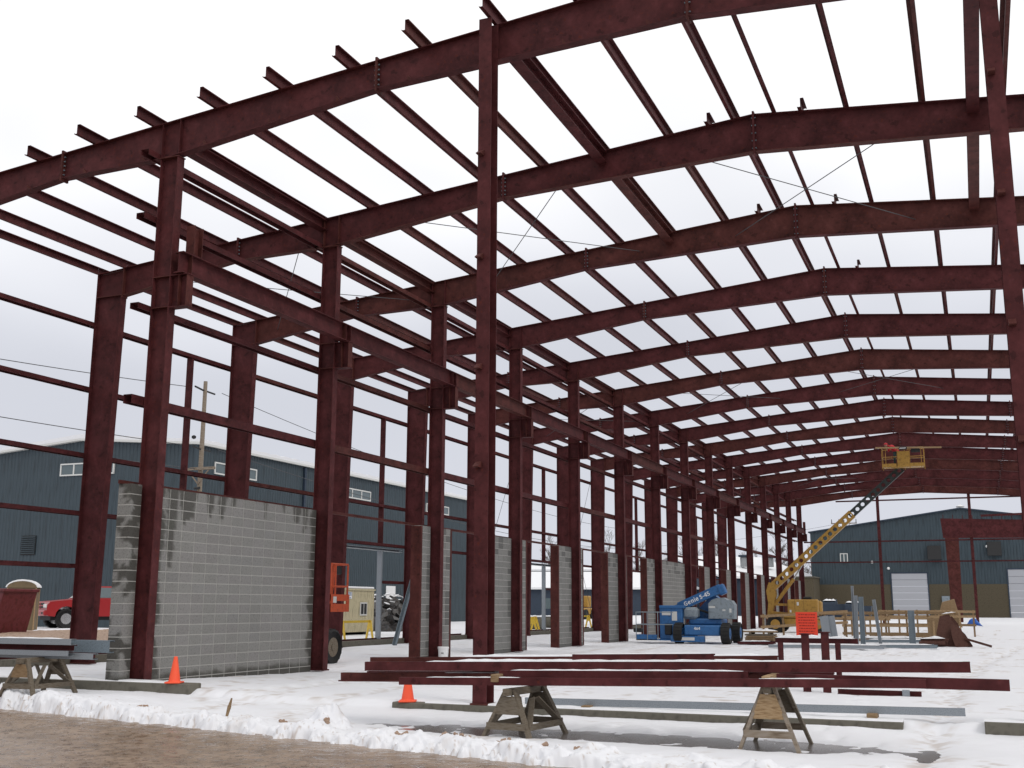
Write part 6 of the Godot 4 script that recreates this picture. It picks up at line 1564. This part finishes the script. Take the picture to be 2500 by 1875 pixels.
func bare_tree(sd: int, h: float) -> Node3D:
	rng.seed = sd
	var t := thing("bare_tree", "leafless grey tree in the row beyond the low snowy buildings", "tree", "bare trees on the skyline")
	var tr := MB.new(); var cr := MB.new()
	tr.tube(Vector3(0, -0.3, 0), Vector3(0.1, h * 0.35, 0), 0.22, 0.15, 7, false)
	tr.tube(Vector3(0.1, h * 0.35, 0), Vector3(0.0, h * 0.75, 0.1), 0.15, 0.06, 6, false)
	var q := []
	for i in 12:
		var f := rng.randf_range(0.22, 0.75)
		var a := rng.randf() * TAU
		q.append([Vector3(0.05, h * f, 0.05), Vector3(cos(a), rng.randf_range(0.9, 2.0), sin(a)).normalized(), h * 0.32 * (1.1 - f), 0.07, 0])
	q.append([Vector3(0, h * 0.75, 0.1), Vector3.UP, h * 0.25, 0.06, 0])
	while q.size() > 0:
		var e: Array = q.pop_back()
		var b: Vector3 = e[0] + e[1] * e[2]
		cr.tube(e[0], b, e[3], e[3] * 0.5, 4 if e[4] == 0 else 3, false)
		if e[4] < 3:
			for i in (5 if e[4] < 2 else 4):
				var dd: Vector3 = (e[1] + Vector3(rng.randf_range(-0.8, 0.8), rng.randf_range(-0.1, 0.7), rng.randf_range(-0.8, 0.8))).normalized()
				q.append([e[0].lerp(b, rng.randf_range(0.35, 1.0)), dd, e[2] * rng.randf_range(0.45, 0.7), maxf(0.014, e[3] * 0.5), e[4] + 1])
	part("trunk", tr, M.bark, t); part("crown", cr, M.bark, t)
	return t
func low_building(called: String, label: String, a: Vector3, b: Vector3, depth: float, eave: float, ridge: float, wall: Material) -> void:
	# eave wall from a to b, roof rising backwards
	var t := thing(called, label, "building")
	var d := (b - a).normalized(); var k := d.cross(Vector3.UP).normalized()
	if k.z > 0.0: k = -k
	var u := Vector3.UP
	var m := MB.new(); m.hexa([a - u, b - u, b + k * depth - u, a + k * depth - u, a + u * eave, b + u * eave, b + k * depth + u * eave, a + k * depth + u * eave]); part("wall", m, wall, t)
	m = MB.new()
	var o := k * -0.5
	m.hexa([a + o + u * (eave + 0.01), b + o + u * (eave + 0.01), b + k * depth * 0.5 + u * ridge, a + k * depth * 0.5 + u * ridge, a + o + u * (eave + 0.25), b + o + u * (eave + 0.25), b + k * depth * 0.5 + u * (ridge + 0.25), a + k * depth * 0.5 + u * (ridge + 0.25)])
	m.hexa([a + k * (depth + 0.5) + u * (eave + 0.01), b + k * (depth + 0.5) + u * (eave + 0.01), b + k * depth * 0.501 + u * ridge, a + k * depth * 0.501 + u * ridge, a + k * (depth + 0.5) + u * (eave + 0.25), b + k * (depth + 0.5) + u * (eave + 0.25), b + k * depth * 0.501 + u * (ridge + 0.25), a + k * depth * 0.501 + u * (ridge + 0.25)])
	part("snowy_roof", m, M.snowcap, t)
	m = MB.new()
	m.hexa([a + u * eave, b + u * eave, b + k * depth * 0.5 + u * (eave + 0.01), a + k * depth * 0.5 + u * (eave + 0.01), a + k * 0.2 + u * (eave + 0.005), b + k * 0.2 + u * (eave + 0.005), b + k * depth * 0.5 + u * ridge, a + k * depth * 0.5 + u * ridge])
	part("gable", m, wall, t)
	var n := int((b - a).length() / 7.0)
	for i in n:
		m = MB.new(); m.box(a.lerp(b, (i + 0.5) / n) + u * eave * 0.5 - k * 0.02, Vector3(2.2, 1.2, 0.06), Basis(d, u, -k)); part("window", m, M.glass, t)
func background() -> void:
	blue_hall(); far_hall(); pickup(); yard()
	utility_pole(Vector3(-33.0, 0.0, -25.1), 11.7, "weathered wooden utility pole standing before the blue-grey hall", true)
	utility_pole(Vector3(-17.6, 0.4, -152.0), 13.4, "far utility pole with a four insulator cross arm", false)
	wire(Vector3(-33.2, 11.3, -24.2), Vector3(-33.0, 9.3, 20.0), 0.6, "thin power line running from the pole top across the yard")
	wire(Vector3(-33.2, 8.6, -24.2), Vector3(-33.0, 8.6, 20.0), 0.5, "thin power line running from the pole's middle arm across the yard")
	wire(Vector3(-33.2, 7.6, -25.0), Vector3(-33.0, 7.4, 20.0), 0.4, "thin power line running from the pole's wooden cross arm")
	wire(Vector3(-32.8, 11.3, -26.1), Vector3(-33.0, 9.0, -90.0), 0.9, "thin power line running from the pole top along the hall")
	wire(Vector3(-32.8, 8.6, -26.0), Vector3(-33.0, 7.0, -90.0), 0.9, "thin power line running from the pole's middle arm along the hall")
	wire(Vector3(-60.0, 10.5, -150.0), Vector3(-17.6, 13.4, -151.9), 1.2, "thin power line running to the far pole")
	low_building("low_shed", "long low shed under a deep snow roof beyond the outer wall", Vector3(-70, 0, -96), Vector3(-29.5, 0.2, -116), 14.0, 3.2, 5.2, M.navy)
	low_building("grey_warehouse", "pale grey warehouse behind the long low shed", Vector3(-100, 0, -118), Vector3(-45, 0, -135), 12.0, 6.2, 7.0, M.low_grey)
	low_building("snowy_shed", "large shed with broad snowy roof and two roof vents", Vector3(-27.5, 0, -112), Vector3(-17.9, 0, -122), 22.0, 4.6, 7.4, M.navy)
	for q in [[-26.0, -119.5], [-23.4, -121.5]]:
		var t := thing("roof_vent", "square roof ventilator standing on the broad snowy roof", "roof vent", "roof vents on the snowy shed", Vector3(q[0], 6.3, q[1]))
		var m := MB.new(); m.cbox(Vector3(0, 0.4, 0), Vector3(0.9, 1.1, 0.9), 0.05); part("box", m, M.low_grey, t)
		m = MB.new(); m.cbox(Vector3(0, 1.1, 0), Vector3(1.3, 0.25, 1.3), 0.08); part("cowl", m, M.navy, t)
	var pro := [bare_tree(3, 12.0), bare_tree(8, 10.0), bare_tree(15, 13.0)]
	rng.seed = 44
	for i in 34:
		var x := -120.0 + i * 3.1 + rng.randf_range(-1.0, 1.0)
		var z := -190.0 - 0.2 * (x + 120.0) + rng.randf_range(-8.0, 8.0)
		var tr: Node3D = pro[i] if i < 3 else copy(pro[i % 3], "bare_tree", Vector3.ZERO)
		tr.position = Vector3(x, 0, z); tr.rotation.y = rng.randf() * TAU
		tr.scale = Vector3.ONE * rng.randf_range(0.85, 1.25)

func _ready() -> void:
	var cam := Camera3D.new()
	cam.name = "camera"
	cam.fov = 37.8225
	cam.near = 0.1; cam.far = 2000.0
	cam.transform = Transform3D(Basis(Vector3(0.925474, 0.003765, -0.378793), Vector3(0.069944, 0.981059, 0.180641), Vector3(0.372298, -0.193673, 0.907681)), Vector3(-0.27075, 1.49916, 16.98565))
	add_child(cam)
	cam.current = true
	var env := Environment.new()
	env.background_mode = Environment.BG_SKY
	env.tonemap_mode = Environment.TONE_MAPPER_LINEAR
	env.tonemap_exposure = 1.0
	env.sdfgi_enabled = true; env.ssao_enabled = true; env.ssil_enabled = true
	# no visible haze in the photograph
	nz.seed = 4; nz.frequency = 0.9; nz.fractal_octaves = 3
	nc.seed = 6; nc.noise_type = FastNoiseLite.TYPE_CELLULAR; nc.frequency = 4.2; nc.fractal_type = FastNoiseLite.FRACTAL_NONE; nc.cellular_return_type = FastNoiseLite.RETURN_DISTANCE
	nz2.seed = 8; nz2.frequency = 1.0; nz2.fractal_octaves = 3
	# overcast sky: pale grey at the horizon, whiter above, softly clouded
	var im := Image.create(512, 256, false, Image.FORMAT_RGBF)
	var cn := FastNoiseLite.new(); cn.seed = 2; cn.frequency = 1.6; cn.fractal_octaves = 4
	for y in 256:
		var el := (0.5 - (y + 0.5) / 256.0) * PI
		for x in 512:
			var az := TAU * x / 512.0
			var d := Vector3(cos(el) * cos(az), sin(el) * 2.2, cos(el) * sin(az))
			var c := cn.get_noise_3dv(d)
			var k := ss(0.16, 0.48, el + 0.12 * c)
			var l := lerpf(0.70, 1.10, k) * (1.0 + 0.07 * c)
			im.set_pixel(x, y, Color(l * lerpf(0.955, 1.0, k), l * lerpf(0.985, 1.0, k), l * lerpf(1.085, 1.01, k)))
	var pm := PanoramaSkyMaterial.new(); pm.panorama = ImageTexture.create_from_image(im)
	var sky := Sky.new(); sky.sky_material = pm
	env.sky = sky
	var we := WorldEnvironment.new(); we.name = "environment"; we.environment = env
	add_child(we)
	var sun := DirectionalLight3D.new(); sun.name = "sun"
	sun.light_energy = 0.3; sun.light_angular_distance = 20.0; sun.shadow_enabled = true
	sun.light_color = Color(1.0, 0.98, 0.95)
	sun.look_at_from_position(Vector3(22, 24, 12), Vector3.ZERO)
	add_child(sun)
	materials(); print("materials")
	grounds(); print("ground")
	frames(); print("frames")
	walls(); print("walls")
	foreground(); print("foreground")
	blue_lift(); yellow_lift(); orange_lift(); print("lifts")
	stores(); print("stores")
	background(); print("background")
